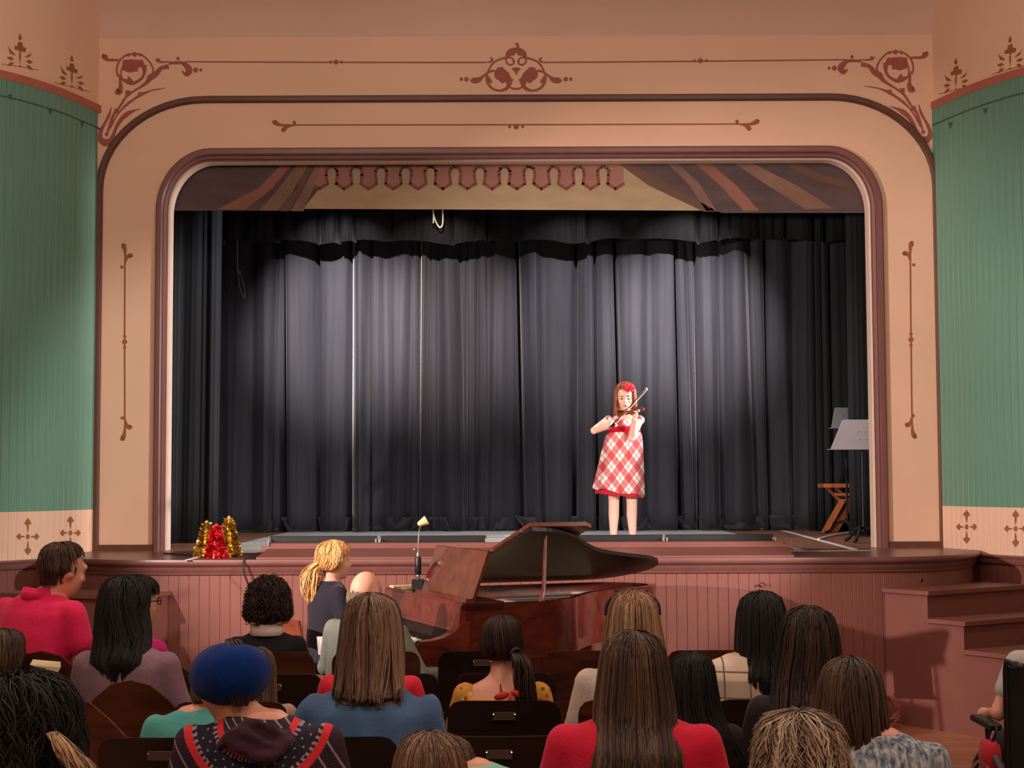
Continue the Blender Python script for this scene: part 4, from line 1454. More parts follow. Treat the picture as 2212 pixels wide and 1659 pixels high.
for px, d, lab, pr in (
        (355, 5.3, 'dark wooden theatre seat with a metal number plate left of the blue beret', proto_d),
        (716, 5.3, 'dark wooden theatre seat behind the blue denim jacket', proto_d),
        (1078, 5.3, 'dark wooden theatre seat low in the middle with two bright screws', proto_d),
        (1440, 5.3, 'dark wooden theatre seat mostly hidden by the long brown hair and red top', proto_d),
        (1800, 5.3, 'dark wooden theatre seat hidden behind the short brown bob', proto_d),
        (497, 6.14, 'dark wooden theatre seat directly behind the beret', proto_b),
        (792, 6.14, 'dark wooden theatre seat behind the person in red beyond the denim jacket', proto_d),
        (1089, 6.14, 'dark wooden theatre seat with a number plate below the yellow floral dress', proto_d),
        (1372, 6.14, 'dark wooden theatre seat holding the woman in the cream top', proto_b),
        (1665, 6.14, 'dark wooden theatre seat below the white checked shirt', proto_d),
        (590, 7.0, 'dark wooden theatre seat with a plate right of the beret', proto_d),
        (840, 7.0, 'dark wooden theatre seat in front of the person in red', proto_d),
        (1092, 7.0, 'dark wooden theatre seat in front of the yellow floral dress', proto_d),
        (1345, 7.0, 'brown wooden theatre seat in front of the woman in cream', proto_b),
        (1600, 7.0, 'brown wooden theatre seat in front of the white checked shirt', proto_b),
        (582, 7.9, 'brown wooden theatre seat holding the woman with curly dark hair', proto_b),
        (812, 7.9, 'brown wooden front-row seat behind the pianist', proto_b),
        (1042, 7.9, 'dark front-row seat beside the keyboard end of the piano', proto_d),
        (1272, 7.9, 'brown wooden front-row seat below the piano curve', proto_b),
        (1538, 7.9, 'brown wooden front-row seat below the planked stage front', proto_b),
        (490, 4.45, 'theatre seat under the woman in the blue beret', proto_d),
        (1368, 4.45, 'theatre seat under the woman with long brown hair in red', proto_d),
        (1850, 4.45, 'theatre seat under the person with the brown bob', proto_d),
        (60, 3.85, 'theatre seat under the person with big dark curls', proto_d),
        (930, 3.45, 'theatre seat under the blond head at the bottom edge', proto_d),
        (1725, 3.45, 'theatre seat under the short grey-blond head at the bottom edge', proto_d)):
    seat(pr, px, d, lab, 'straight-backed theatre seats')
for px, d, rz, lab in (
        (28, 6.32, -0.25, 'brown curved-back seat holding the head at the left edge'),
        (158, 5.80, -0.25, 'brown curved-back seat beside the big dark curls'),
        (292, 6.28, -0.25, 'brown curved-back seat holding the woman in the grey top'),
        (98, 6.68, -0.25, 'brown curved-back seat holding the man in pink'),
        (345, 7.15, -0.25, 'brown curved-back seat in front of the woman in the grey top')):
    so_ = seat(proto_c, px, d, lab, 'curved-back seats at the left', rz)
    if px == 98:
        so_.scale = (1.05, 1.0, 1.08)
# ------------------------------------------------------------------ people: materials
def skin_mat(name, col):
    m = mat(name, col, 0.5, 0.06, 14.0, bump=0.03, bscale=120, spec=0.35)
    m.node_tree.nodes['Principled BSDF'].inputs['Subsurface Weight'].default_value = 0.08
    m.node_tree.nodes['Principled BSDF'].inputs['Subsurface Radius'].default_value = (0.01, 0.004, 0.002)
    return m


M_skin = skin_mat('skin', (226, 164, 140))
M_skin_g = skin_mat('skin_girl', (240, 184, 166))
M_trou = mat('dark_trousers', (36, 36, 44), 0.85, 0.1)
M_shoe = mat('dark_shoes', (26, 22, 22), 0.5)


def cloth(name, col, var=0.10, scale=10.0, bump=0.25, bscale=90.0, rough=0.85, sheen=0.15):
    return mat(name, col, rough, var, scale, (1, 1, 1), bump, bscale, spec=0.25, sheen=sheen)


def math_node(nt, op, a, b=None):
    n = N(nt, 'ShaderNodeMath', operation=op)
    for i, x in enumerate((a, b)):
        if x is None: continue
        if isinstance(x, (int, float)): n.inputs[i].default_value = x
        else: nt.links.new(x, n.inputs[i])
    return n.outputs[0]


def mixc(nt, fac, a, b):
    n = N(nt, 'ShaderNodeMix', data_type='RGBA')
    if isinstance(fac, (int, float)): n.inputs['Factor'].default_value = fac
    else: nt.links.new(fac, n.inputs['Factor'])
    for k, x in (('A', a), ('B', b)):
        if isinstance(x, tuple): n.inputs[k].default_value = x
        else: nt.links.new(x, n.inputs[k])
    return n.outputs['Result']


def obj_xyz(nt):
    tc = N(nt, 'ShaderNodeTexCoord')
    sp = N(nt, 'ShaderNodeSeparateXYZ')
    nt.links.new(tc.outputs['Object'], sp.inputs[0])
    return tc, sp.outputs['X'], sp.outputs['Y'], sp.outputs['Z']


def stripe(nt, v, period, duty, phase=0.0):
    """1 where frac(v/period + phase) < duty"""
    a = math_node(nt, 'DIVIDE', v, period)
    a = math_node(nt, 'ADD', a, phase + 50.0)
    a = math_node(nt, 'FRACT', a)
    return math_node(nt, 'LESS_THAN', a, duty)


def nordic(zn):
    m, nt, b = nodes_of('nordic_knit')
    tc, X, Y, Z = obj_xyz(nt)
    dz = math_node(nt, 'SUBTRACT', Z, zn)
    r2 = math_node(nt, 'ADD', math_node(nt, 'MULTIPLY', X, X), math_node(nt, 'MULTIPLY', math_node(nt, 'MULTIPLY', dz, dz), 1.1))
    r = math_node(nt, 'SQRT', r2)
    ang = math_node(nt, 'ARCTAN2', X, math_node(nt, 'MULTIPLY', dz, -1.0))
    white, dark, red, purple = srgb(150, 136, 150), srgb(30, 24, 40), srgb(214, 46, 54), srgb(52, 26, 44)
    # diamond lattice inside the yoke
    u = math_node(nt, 'MULTIPLY', ang, 0.16)
    p = math_node(nt, 'ADD', u, r); q = math_node(nt, 'SUBTRACT', u, r)
    lat = math_node(nt, 'MAXIMUM', stripe(nt, p, 0.034, 0.30), stripe(nt, q, 0.034, 0.30))
    d1 = stripe(nt, p, 0.017, 0.45); d2 = stripe(nt, q, 0.017, 0.45)
    dots = math_node(nt, 'MULTIPLY', d1, d2)
    col = mixc(nt, lat, mixc(nt, dots, dark, white), dark)
    teeth = stripe(nt, ang, 0.09, 0.5)
    def band(lo, hi):
        return math_node(nt, 'MULTIPLY', math_node(nt, 'GREATER_THAN', r, lo), math_node(nt, 'LESS_THAN', r, hi))
    col = mixc(nt, math_node(nt, 'MULTIPLY', math_node(nt, 'MAXIMUM', band(0.124, 0.136), band(0.186, 0.198)), teeth), col, white)
    col = mixc(nt, math_node(nt, 'MAXIMUM', band(0.104, 0.124), band(0.198, 0.222)), col, red)
    st = stripe(nt, math_node(nt, 'ADD', X, math_node(nt, 'MULTIPLY', Z, 0.6)), 0.05, 0.14)
    col = mixc(nt, math_node(nt, 'GREATER_THAN', r, 0.222), col, mixc(nt, st, purple, white))
    col = mixc(nt, math_node(nt, 'LESS_THAN', r, 0.104), col, mixc(nt, stripe(nt, math_node(nt, 'ADD', X, dz), 0.03, 0.2), purple, white))
    nt.links.new(col, b.inputs['Base Color'])
    b.inputs['Roughness'].default_value = 0.9
    nz = N(nt, 'ShaderNodeTexNoise'); nz.inputs['Scale'].default_value = 160
    nt.links.new(tc.outputs['Object'], nz.inputs[0])
    bp = N(nt, 'ShaderNodeBump'); bp.inputs['Strength'].default_value = 0.5; bp.inputs['Distance'].default_value = 0.01
    nt.links.new(nz.outputs[0], bp.inputs['Height']); nt.links.new(bp.outputs[0], b.inputs['Normal'])
    return m


def floral():
    m, nt, b = nodes_of('yellow_floral')
    tc, X, Y, Z = obj_xyz(nt)
    base = srgb(206, 146, 54)
    v = N(nt, 'ShaderNodeTexVoronoi'); v.inputs['Scale'].default_value = 34
    nt.links.new(tc.outputs['Object'], v.inputs[0])
    big = math_node(nt, 'LESS_THAN', v.outputs['Distance'], 0.30)
    rr = ramp(nt, [(0.0, srgb(190, 48, 34)), (0.3, srgb(92, 84, 40)), (0.55, srgb(224, 190, 130)), (0.8, srgb(206, 146, 54))], 'CONSTANT')
    sp = N(nt, 'ShaderNodeSeparateColor'); nt.links.new(v.outputs['Color'], sp.inputs[0]); nt.links.new(sp.outputs[0], rr.inputs[0])
    col = mixc(nt, big, base, rr.outputs[0])
    nt.links.new(col, b.inputs['Base Color'])
    b.inputs['Roughness'].default_value = 0.85
    return m


def windowpane():
    m, nt, b = nodes_of('white_windowpane')
    tc, X, Y, Z = obj_xyz(nt)
    l1 = stripe(nt, X, 0.10, 0.07, 0.3); l2 = stripe(nt, Z, 0.10, 0.07, 0.2)
    g1 = stripe(nt, X, 0.20, 0.30, 0.1); g2 = stripe(nt, Z, 0.20, 0.35, 0.6)
    col = mixc(nt, math_node(nt, 'MULTIPLY', math_node(nt, 'MAXIMUM', g1, g2), 0.55), srgb(214, 196, 176), srgb(150, 126, 108))
    col = mixc(nt, math_node(nt, 'MAXIMUM', l1, l2), col, srgb(120, 96, 82))
    nt.links.new(col, b.inputs['Base Color'])
    b.inputs['Roughness'].default_value = 0.85
    return m


def marled():
    m, nt, b = nodes_of('marled_blue_knit')
    tc, X, Y, Z = obj_xyz(nt)
    mp = N(nt, 'ShaderNodeMapping'); mp.inputs['Scale'].default_value = (60, 60, 9)
    mp.inputs['Rotation'].default_value = (0, 0.5, 0)
    nt.links.new(tc.outputs['Object'], mp.inputs[0])
    nz = N(nt, 'ShaderNodeTexNoise'); nz.inputs['Scale'].default_value = 1.4; nz.inputs['Detail'].default_value = 4
    nt.links.new(mp.outputs[0], nz.inputs[0])
    r = ramp(nt, [(0.35, srgb(64, 82, 98)), (0.5, srgb(126, 140, 150)), (0.66, srgb(186, 190, 190))])
    nt.links.new(nz.outputs[0], r.inputs[0]); nt.links.new(r.outputs[0], b.inputs['Base Color'])
    b.inputs['Roughness'].default_value = 0.9
    return m


def girl_plaid():
    m, nt, b = nodes_of('red_white_plaid')
    tc, X, Y, Z = obj_xyz(nt)
    p = math_node(nt, 'ADD', X, math_node(nt, 'MULTIPLY', Z, 0.75)); q = math_node(nt, 'SUBTRACT', X, math_node(nt, 'MULTIPLY', Z, 0.75))
    w_, r_ = srgb(236, 212, 206), srgb(176, 16, 36)
    col = w_
    for v in (p, q):
        big = stripe(nt, v, 0.145, 0.46); thin = stripe(nt, v, 0.145, 0.05, 0.32); line = stripe(nt, v, 0.024, 0.25)
        f = math_node(nt, 'MAXIMUM', math_node(nt, 'MULTIPLY', big, 0.66), math_node(nt, 'MULTIPLY', thin, 0.7))
        f = math_node(nt, 'ADD', f, math_node(nt, 'MULTIPLY', math_node(nt, 'MULTIPLY', line, big), 0.18))
        col = mixc(nt, f, col, r_)
    nt.links.new(col, b.inputs['Base Color'])
    b.inputs['Roughness'].default_value = 0.8
    return m


# ------------------------------------------------------------------ hair
def scalp(t, zend, hx_end=None, hy_end=None, yc_end=-0.05, mid=None):
    """hair outline (z, half width, half depth, y centre) from the crown down"""
    p = [(0.116 + t, 0.002, 0.002, -0.008), (0.1145 + t, 0.024, 0.030, -0.008), (0.107 + t, 0.047, 0.060, -0.008), (0.094 + t * 0.85, 0.061 + t * 0.6, 0.078 + t * 0.6, -0.008), (0.074 + t * 0.6, 0.070 + t * 0.85, 0.089 + t * 0.85, -0.008), (0.045, 0.076 + t, 0.094 + t, -0.009), (0.0, 0.081 + t, 0.097 + t, -0.012)]
    if mid:
        p += mid
    if zend < 0 and hx_end is not None:
        p.append((zend, hx_end, hy_end, yc_end))
    return p


def long_prof(t=0.02, L=-0.42, bulk=1.0, spread=0.12, back=-0.06):
    return scalp(t, L, spread, 0.045, back - 0.02, [(-0.06, (0.086 + t) * bulk, 0.092 + t, -0.02), (-0.12, (0.090 + t) * bulk, 0.080 + t, -0.035), (-0.20, (0.096 + t) * bulk, 0.062 + t, back), (L * 0.72, spread * 0.97, 0.052, back - 0.012)])


def hair(parent, name, HC, s, prof, m, seed, n=420, wd=0.0055, face=1.15, front_z=0.045, ragged=0.03, clumps=46, clump=0.55, wave=0.02, curl=0.0, lift=0.0, bulge=0.0, seg=11, turn=0.0, tilt=0.0, xshift=None, amax=PI, start=0.35, sweep_a=0.0, base=True, tips=0.12, fluff=1.0):
    r = np.random.default_rng(seed)
    n = int(n * 1.7); wd = wd * 0.58
    P = np.array(prof, float) * s
    if xshift is None:
        xs = np.zeros(len(P))
    else:
        xs = np.array([xshift(z / s) for z in P[:, 0]]) * s
    cum = np.r_[0, np.cumsum(np.hypot(np.diff(P[:, 0]), np.diff(P[:, 1])))]
    U = cum / cum[-1]
    fi = lambda u, k: np.interp(u, U, P[:, k])
    u_front = np.interp(-front_z * s, -P[:, 0], U)
    ca = r.uniform(-amax, amax, clumps); ct = r.random(clumps); cl = r.normal(0, 1, clumps)
    V, Fq, T = [], [], []
    nv = 0
    if base:
        rows = 16; nn = 26
        us = np.linspace(0, 0.97, rows)
        for i, u in enumerate(us):
            k = 0.94
            for j in range(nn):
                a = 2 * PI * j / nn
                y = fi(u, 3) - fi(u, 2) * k * math.cos(a)
                z = fi(u, 0) - 0.004 * s
                if u > u_front:
                    y = min(y, 0.012 * s + fi(u, 3) * 0.5)
                V.append((np.interp(u, U, xs) + fi(u, 1) * k * math.sin(a), y, z)); T.append(0.30)
        for i in range(rows - 1):
            for j in range(nn):
                l = (j + 1) % nn
                Fq.append((i * nn + j, i * nn + l, (i + 1) * nn + l, (i + 1) * nn + j))
        Fq.append(tuple(range(nn))); Fq.append(tuple((rows - 1) * nn + j for j in range(nn - 1, -1, -1)))
        nv = rows * nn
    for i in range(n):
        a0 = r.uniform(-amax, amax)
        c = int(np.argmin(np.abs(ca - a0)))
        u0 = r.random() ** 1.6 * start
        u1 = 1.0 - abs(r.normal(0, 1)) * ragged + 0.03 * cl[c] * (ragged > 0)
        if abs(a0) > PI - face:
            u1 = min(u1, u_front + r.uniform(-0.02, 0.02))
            if u1 < u0 + 0.05: u0 = max(0, u1 - 0.15)
        if bulge and lift:
            u0 = r.random() * 0.95; u1 = min(u0 + r.uniform(0.16, 0.30), 1.03)
            if abs(a0) > PI - face and u1 > u_front + 0.05: continue
        pr = np.linspace(0, 1, seg)
        us = u0 + (u1 - u0) * pr
        ph = r.uniform(0, 2 * PI)
        a = a0 + (ca[c] - a0) * clump * pr ** 1.5 + wave * np.sin(5 * pr * (1 + cl[c] * 0.2) + ph * 0.3 + c) + sweep_a * pr
        off = (0.001 + 0.005 * fluff * r.random() + 0.0022 * cl[c] * (1 - 0.5 * pr)) * s
        off = off + lift * s * pr ** 1.3 * r.uniform(0.4, 1.2)
        x = np.interp(us, U, xs) + (fi(us, 1) + off) * np.sin(a)
        y = fi(us, 3) - (fi(us, 2) + off) * np.cos(a)
        z = fi(us, 0) + (off if np.ndim(off) else off) * np.clip(1 - us * 3, 0, 1)
        if curl:
            fr = r.uniform(14, 22)
            x = x + curl * s * np.sin(fr * pr + ph); z = z + curl * s * np.cos(fr * pr + ph); y = y + curl * s * np.sin(fr * 0.8 * pr + ph * 2)
        p = np.stack([x, y, z], 1)
        t = np.gradient(p, axis=0); t /= np.linalg.norm(t, axis=1)[:, None] + 1e-9
        nr = np.stack([np.sin(a), -np.cos(a), np.clip(1 - us * 4, 0, 1)], 1); nr /= np.linalg.norm(nr, axis=1)[:, None]
        sd = np.cross(t, nr); sd /= np.linalg.norm(sd, axis=1)[:, None] + 1e-9
        w_ = wd * s * (1 - 0.75 * pr ** 3)[:, None] * r.uniform(0.7, 1.3)
        ring = np.stack([p + sd * w_, p - sd * w_, p + nr * w_ * 0.55], 1).reshape(-1, 3)
        V.extend(map(tuple, ring))
        tint = float(np.clip(0.5 * ct[c] + 0.5 * r.random(), 0, 1))
        T.extend(np.repeat(np.clip(tint + tips * (pr - 0.4), 0, 1), 3))
        for k in range(seg - 1):
            b0 = nv + k * 3
            Fq += [(b0, b0 + 1, b0 + 4, b0 + 3), (b0 + 1, b0 + 2, b0 + 5, b0 + 4), (b0 + 2, b0, b0 + 3, b0 + 5)]
        nv += seg * 3
    R = Matrix.Rotation(turn, 3, 'Z') @ Matrix.Rotation(tilt, 3, 'X')
    A = np.array(V) @ np.array(R).T + np.array(HC)
    me = bpy.data.meshes.new(name)
    me.from_pydata(A.tolist(), [], Fq)
    at = me.attributes.new('tint', 'FLOAT', 'POINT')
    at.data.foreach_set('value', np.array(T, dtype=np.float32))
    me.polygons.foreach_set('use_smooth', [True] * len(me.polygons))
    me.materials.append(m)
    me.update()
    return link(name, me, parent)


def tail_strands(parent, name, pts, rad, m, seed, n=120, wd=0.005, wave=0.006):
    """a tied tail: strands running along a path"""
    r = np.random.default_rng(seed)
    path = np.array(catmull(pts, 6)); rd = np.array([q[0] for q in catmull([(x,) for x in rad], 6)])
    V, Fq, T = [], [], []
    nv = 0
    seg = len(path)
    for i in range(n):
        a = r.uniform(0, 2 * PI); k = math.sqrt(r.random())
        ph = r.uniform(0, 6.28)
        pr = np.linspace(0, 1, seg)
        L = r.uniform(0.8, 1.0)
        idx = pr * (seg - 1) * L
        c = np.stack([np.interp(idx, np.arange(seg), path[:, q]) for q in range(3)], 1)
        rr = np.interp(idx, np.arange(seg), rd) * k
        c = c + np.stack([np.cos(a) * rr + wave * np.sin(8 * pr + ph), np.sin(a) * rr + wave * np.cos(7 * pr + ph), 0 * rr], 1)
        t = np.gradient(c, axis=0); t /= np.linalg.norm(t, axis=1)[:, None] + 1e-9
        nr = np.array((math.cos(a), math.sin(a), 0.05)); sd = np.cross(t, nr); sd /= np.linalg.norm(sd, axis=1)[:, None] + 1e-9
        w_ = (wd * (1 - 0.7 * pr ** 3))[:, None]
        ring = np.stack([c + sd * w_, c - sd * w_, c + nr * w_ * 0.6], 1).reshape(-1, 3)
        V.extend(map(tuple, ring)); T.extend([float(r.random())] * (seg * 3))
        for q in range(seg - 1):
            b0 = nv + q * 3
            Fq += [(b0, b0 + 1, b0 + 4, b0 + 3), (b0 + 1, b0 + 2, b0 + 5, b0 + 4), (b0 + 2, b0, b0 + 3, b0 + 5)]
        nv += seg * 3
    me = bpy.data.meshes.new(name)
    me.from_pydata(V, [], Fq)
    at = me.attributes.new('tint', 'FLOAT', 'POINT'); at.data.foreach_set('value', np.array(T, dtype=np.float32))
    me.polygons.foreach_set('use_smooth', [True] * len(me.polygons))
    me.materials.append(m)
    return link(name, me, parent)


# ------------------------------------------------------------------ bodies
def head_prims(mb, HC, s, R):
    def q(x, y, z):
        return HC + R @ (Vector((x, y, z)) * s)
    mb.ell(q(0, -0.008, 0.017), (0.075 * s, 0.093 * s, 0.098 * s), 18, 12, R)
    mb.ell(q(0, 0.030, -0.032), (0.058 * s, 0.066 * s, 0.084 * s), 16, 11, R)
    mb.ell(q(0, 0.060, -0.092), (0.026 * s, 0.026 * s, 0.022 * s), 10, 8, R)
    mb.ell(q(0, 0.088, 0.030), (0.050 * s, 0.014 * s, 0.018 * s), 10, 8, R)
    mb.ell(q(0, 0.098, -0.012), (0.012 * s, 0.016 * s, 0.026 * s), 8, 7, R)
    mb.ell(q(0, 0.110, -0.022), (0.014 * s, 0.014 * s, 0.011 * s), 8, 7, R)
    mb.ell(q(0, 0.091, -0.056), (0.024 * s, 0.012 * s, 0.010 * s), 8, 7, R)
    for sx in (-1, 1):
        mb.ell(q(sx * 0.077, -0.004, -0.008), (0.012 * s, 0.020 * s, 0.032 * s), 8, 8, R)
        mb.ell(q(sx * 0.040, 0.066, -0.024), (0.022 * s, 0.022 * s, 0.022 * s), 8, 7, R)


def hand_prims(mb, w0, dirv, up, s, curl=0.5, side=1):
    """palm and five fingers growing from the wrist w0 along dirv; up = back of the hand"""
    d = Vector(dirv).normalized(); u = Vector(up); u = (u - d * u.dot(d)).normalized(); x = d.cross(u) * side
    mb.tube([w0 - d * 0.02 * s, w0 + d * 0.03 * s, w0 + d * 0.085 * s], [0.025 * s, 0.031 * s, 0.033 * s], 10)
    mb.ell(w0 + d * 0.05 * s, (0.036 * s,) * 3, 10, 8)
    for i, (o, L) in enumerate(((-0.028, 0.066), (-0.010, 0.078), (0.009, 0.074), (0.027, 0.056))):
        b = w0 + d * 0.085 * s + x * o * s
        a1, a2, a3 = curl * 0.7, curl * 1.6, curl * 2.3
        p1 = b + (d * math.cos(a1) - u * math.sin(a1)) * L * 0.45 * s
        p2 = p1 + (d * math.cos(a2) - u * math.sin(a2)) * L * 0.32 * s
        p3 = p2 + (d * math.cos(a3) - u * math.sin(a3)) * L * 0.23 * s
        mb.limb([b, p1, p2, p3], [0.0095 * s, 0.009 * s, 0.008 * s, 0.007 * s], 7)
    b = w0 + d * 0.025 * s - x * 0.026 * s
    p1 = b + (d * 0.6 - x * 0.7 - u * 0.3).normalized() * 0.036 * s
    p2 = p1 + (d * 0.9 - x * 0.2 - u * 0.4).normalized() * 0.030 * s
    mb.limb([b, p1, p2], [0.013 * s, 0.011 * s, 0.009 * s], 7)


def wrinkle(seed, amp=0.005, freq=8.0):
    def f(co, no):
        off = np.array([noise.noise((p[0] * freq + seed, p[1] * freq, p[2] * freq * 0.7)) + 0.5 * noise.noise((p[0] * freq * 2.3, p[1] * freq * 2.3 + seed, p[2] * freq * 1.2)) for p in co])
        return co + no * (off * amp)[:, None]
    return f


def seated(px, py_top, d, label, shirt, skin=None, hair_top=0.02, turn=0.0, head_turn=0.0, head_tilt=0.0, lean=0.06, wide=1.0, sleeves='long', collar=None, neck_low=0.0, arms='lap', trousers=None, s=None, seat_h=0.44, hand_target=None, fold=0.005, shoulders=1.0, cat='person', drop=0.0, hx=0.0, smax=1.06):
    skin = skin or M_skin
    top = unproj(px, py_top, d)
    if s is None:
        s = min(max((top.z - hair_top - seat_h) / 0.815, 0.66), smax)
    zoff = (top.z - hair_top) - (seat_h + 0.815 * s) + drop
    HCl = Vector((0, 0.66 * lean * s * 1.15, 0))
    hy = 0.03 + lean * 0.60
    Rz = Matrix.Rotation(turn, 3, 'Z')
    base = Vector((top.x, d, 0)) - Rz @ Vector((hx, hy * s, 0))
    root = empty('person', (base.x, base.y, 0), turn, label, cat, 'people in the audience')
    S0 = seat_h + zoff

    def T(x, y, z):
        return Vector((x * s * wide, y * s, S0 + (z - 0.44) * s))

    def TL(x, y, z):
        p = T(x, y, z)
        return Vector((p.x, p.y, z * (S0 / 0.44) if z < 0.44 else p.z))
    ly = lambda z: lean * max(z - 0.52, 0) * 1.0
    sh = 0.172 * shoulders
    tors = [(0.445, 0.155, 0.115), (0.50, 0.165, 0.120), (0.60, 0.148, 0.104), (0.72, 0.150, 0.103), (0.84, 0.165, 0.106), (0.92, sh, 0.098), (0.965, sh * 0.86, 0.080), (0.995, 0.085, 0.064), (1.02, 0.055, 0.056)]
    HC = Vector((hx, (hy) * s, S0 + (1.14 - 0.44) * s - drop))
    RH = Matrix.Rotation(head_turn, 3, 'Z') @ Matrix.Rotation(-head_tilt, 3, 'X')
    mb = MB()
    mb.loft([(0, T(0, ly(z), z).y, T(0, 0, z).z, hx * s * wide * 0.96, hyy * s * 0.95) for z, hx, hyy in tors], 18)
    mb.limb([T(0, ly(0.97), 0.97), HC + Vector((0, -0.012 * s, -0.05 * s))], [0.054 * s, 0.050 * s])
    head_prims(mb, HC, s, RH)
    elb, wr, hd = [], [], []
    for sx in (-1, 1):
        S = T(sx * (sh - 0.012), ly(0.925), 0.925)
        if arms == 'lap':
            E = T(sx * 0.225, ly(0.70) + 0.05, 0.685); W = T(sx * 0.10, 0.26, 0.60)
        elif arms == 'piano':
            E = T(sx * 0.25, ly(0.70) + 0.10, 0.72); W = T(sx * 0.20, 0.40, 0.70)
        elif arms == 'rest':
            E = T(sx * 0.26, ly(0.70) - 0.01, 0.70); W = T(sx * 0.24, 0.24, 0.66)
        elb.append((S, E, W))
        mb.limb([S, E, W], [0.046 * s, 0.038 * s, 0.026 * s])
        hand_prims(mb, W, (E - W).normalized() * -1, (0, 0.2, 1), s, 0.45, sx)
        Hh = T(sx * 0.085, 0.02, 0.50); K = T(sx * 0.10, 0.42, 0.50); A = TL(sx * 0.10, 0.44, 0.075)
        A.z = 0.075 * s
        mb.limb([Hh, K, A], [0.075 * s, 0.056 * s, 0.036 * s])
        mb.limb([A + Vector((0, 0, -0.02 * s)), A + Vector((0, 0.13 * s, -0.035 * s))], [0.034 * s, 0.026 * s])
    remeshed(mb, 'body', skin, root, 0.0122 * max(s, 0.9), 4)
    # shirt
    mb = MB()
    g = 0.012 * s
    cut = [q for q in tors if q[0] <= 0.985 - neck_low + 1e-6]
    if neck_low <= 0:
        cut = tors[:-1] + [(1.005, 0.072, 0.066)]
    mb.loft([(0, T(0, ly(z), z).y, T(0, 0, z).z, hx * s * wide + g, hyy * s + g) for z, hx, hyy in cut], 22)
    for (S, E, W) in elb:
        if sleeves == 'long':
            mb.limb([S, E, W + (E - W) * 0.10], [0.058 * s, 0.050 * s, 0.038 * s])
        elif sleeves == 'short':
            mb.limb([S, S + (E - S) * 0.55], [0.060 * s, 0.058 * s])
        else:
            mb.ell(S + Vector((0, 0, -0.005)), 0.052 * s, 10, 8)
    so = remeshed(mb, 'shirt', shirt, root, 0.0115 * max(s, 0.9), 5, wrinkle(sum(map(ord, label)) % 97, fold))
    # trousers and shoes
    mb = MB()
    mb.loft([(0, 0.0, T(0, 0, z).z, hx * s * wide + g * 0.8, hyy * s + g * 0.8) for z, hx, hyy in ((0.43, 0.15, 0.11), (0.50, 0.165, 0.12), (0.56, 0.155, 0.11))], 16)
    mb2 = MB()
    for sx in (-1, 1):
        Hh = T(sx * 0.085, 0.02, 0.50); K = T(sx * 0.10, 0.42, 0.50); A = TL(sx * 0.10, 0.44, 0.12); A.z = 0.12 * s
        mb.limb([Hh, K, A], [0.085 * s, 0.066 * s, 0.050 * s])
        A.z = 0.05 * s
        mb2.ell((A.x, A.y - 0.01, 0.045 * s), (0.042 * s, 0.05 * s, 0.045 * s), 10, 7); mb2.ell((A.x, A.y + 0.10 * s, 0.035 * s), (0.045 * s, 0.10 * s, 0.035 * s), 10, 7)
    remeshed(mb, 'trousers', trousers or M_trou, root, 0.018, 3)
    remeshed(mb2, 'shoes', M_shoe, root, 0.014, 2)
    if collar:
        cm, ch, cw = collar
        c = T(0, ly(1.0) - 0.004, 1.0)
        mb = MB(); rings = []
        for i in range(28):
            a = 2 * PI * i / 28
            dx, dy = math.cos(a), math.sin(a)
            r0 = 0.060 * s * cw; r1 = r0 + 0.018 * s
            zf = -0.022 * s * max(dy, 0)
            rings.append([c + Vector((dx * r0, dy * r0 * 0.98, ch * s + zf)), c + Vector((dx * (r0 + 0.006), dy * (r0 + 0.006), ch * s + 0.004 + zf)), c + Vector((dx * r1, dy * r1, -0.012 * s + zf)), c + Vector((dx * (r1 - 0.008), dy * (r1 - 0.008), -0.016 * s + zf))])
        mb.rings(rings, False, True)
        mb.build('collar', cm, root, smooth='all')
    root['_s'] = s
    return root, HC, s, RH, T


def drop_props(root):
    for k in list(root.keys()):
        if k.startswith('_'):
            del root[k]
# ------------------------------------------------------------------ the audience
H_brown = hair_mat('hair_brown', (34, 20, 14), (66, 42, 30), (104, 72, 52))
H_black = hair_mat('hair_black', (10, 8, 8), (22, 17, 16), (44, 34, 32), 0.55)
H_dbrown = hair_mat('hair_dark_brown', (22, 13, 11), (44, 26, 22), (74, 46, 38))
H_lbrown = hair_mat('hair_light_brown', (60, 43, 32), (106, 80, 62), (166, 136, 110))
H_blond = hair_mat('hair_blond', (104, 74, 52), (156, 120, 90), (206, 172, 138))
H_gold = hair_mat('hair_golden_curls', (150, 92, 46), (226, 160, 96), (255, 220, 160))
H_streak = hair_mat('hair_streaked', (76, 60, 46), (138, 114, 92), (210, 188, 162))
H_mid = hair_mat('hair_mid_brown', (42, 30, 23), (78, 58, 45), (118, 94, 76))
H_stub = hair_mat('hair_stubble', (54, 35, 27), (80, 54, 42), (102, 74, 58))


def H(pr, name, prof, m, seed, **kw):
    root, HC, s, RH, T = pr
    kw.setdefault('turn', 0.0)
    o = hair(root, name, HC, s, prof, m, seed, **kw)
    return o


# --- man in the pink polo shirt
M_pink = cloth('pink_polo', (226, 40, 92))
p = seated(138, 1171, 7.0, 'man with short brown hair in a bright pink polo shirt', M_pink, turn=-0.45, head_turn=-0.35, head_tilt=0.25, lean=0.14, wide=1.16, sleeves='short', collar=(M_pink, 0.03, 1.15), hair_top=0.008, smax=1.03, drop=0.035, hx=0.085)
H(p, 'hair', scalp(0.004, -0.058, 0.040, 0.084, -0.014, [(-0.005, 0.074, 0.098, -0.012), (-0.030, 0.054, 0.095, -0.012)]), H_stub, 1, n=900, wd=0.004, seg=4, face=1.25, lift=0.004, bulge=1, ragged=0.0, turn=-0.35, tilt=0.06)
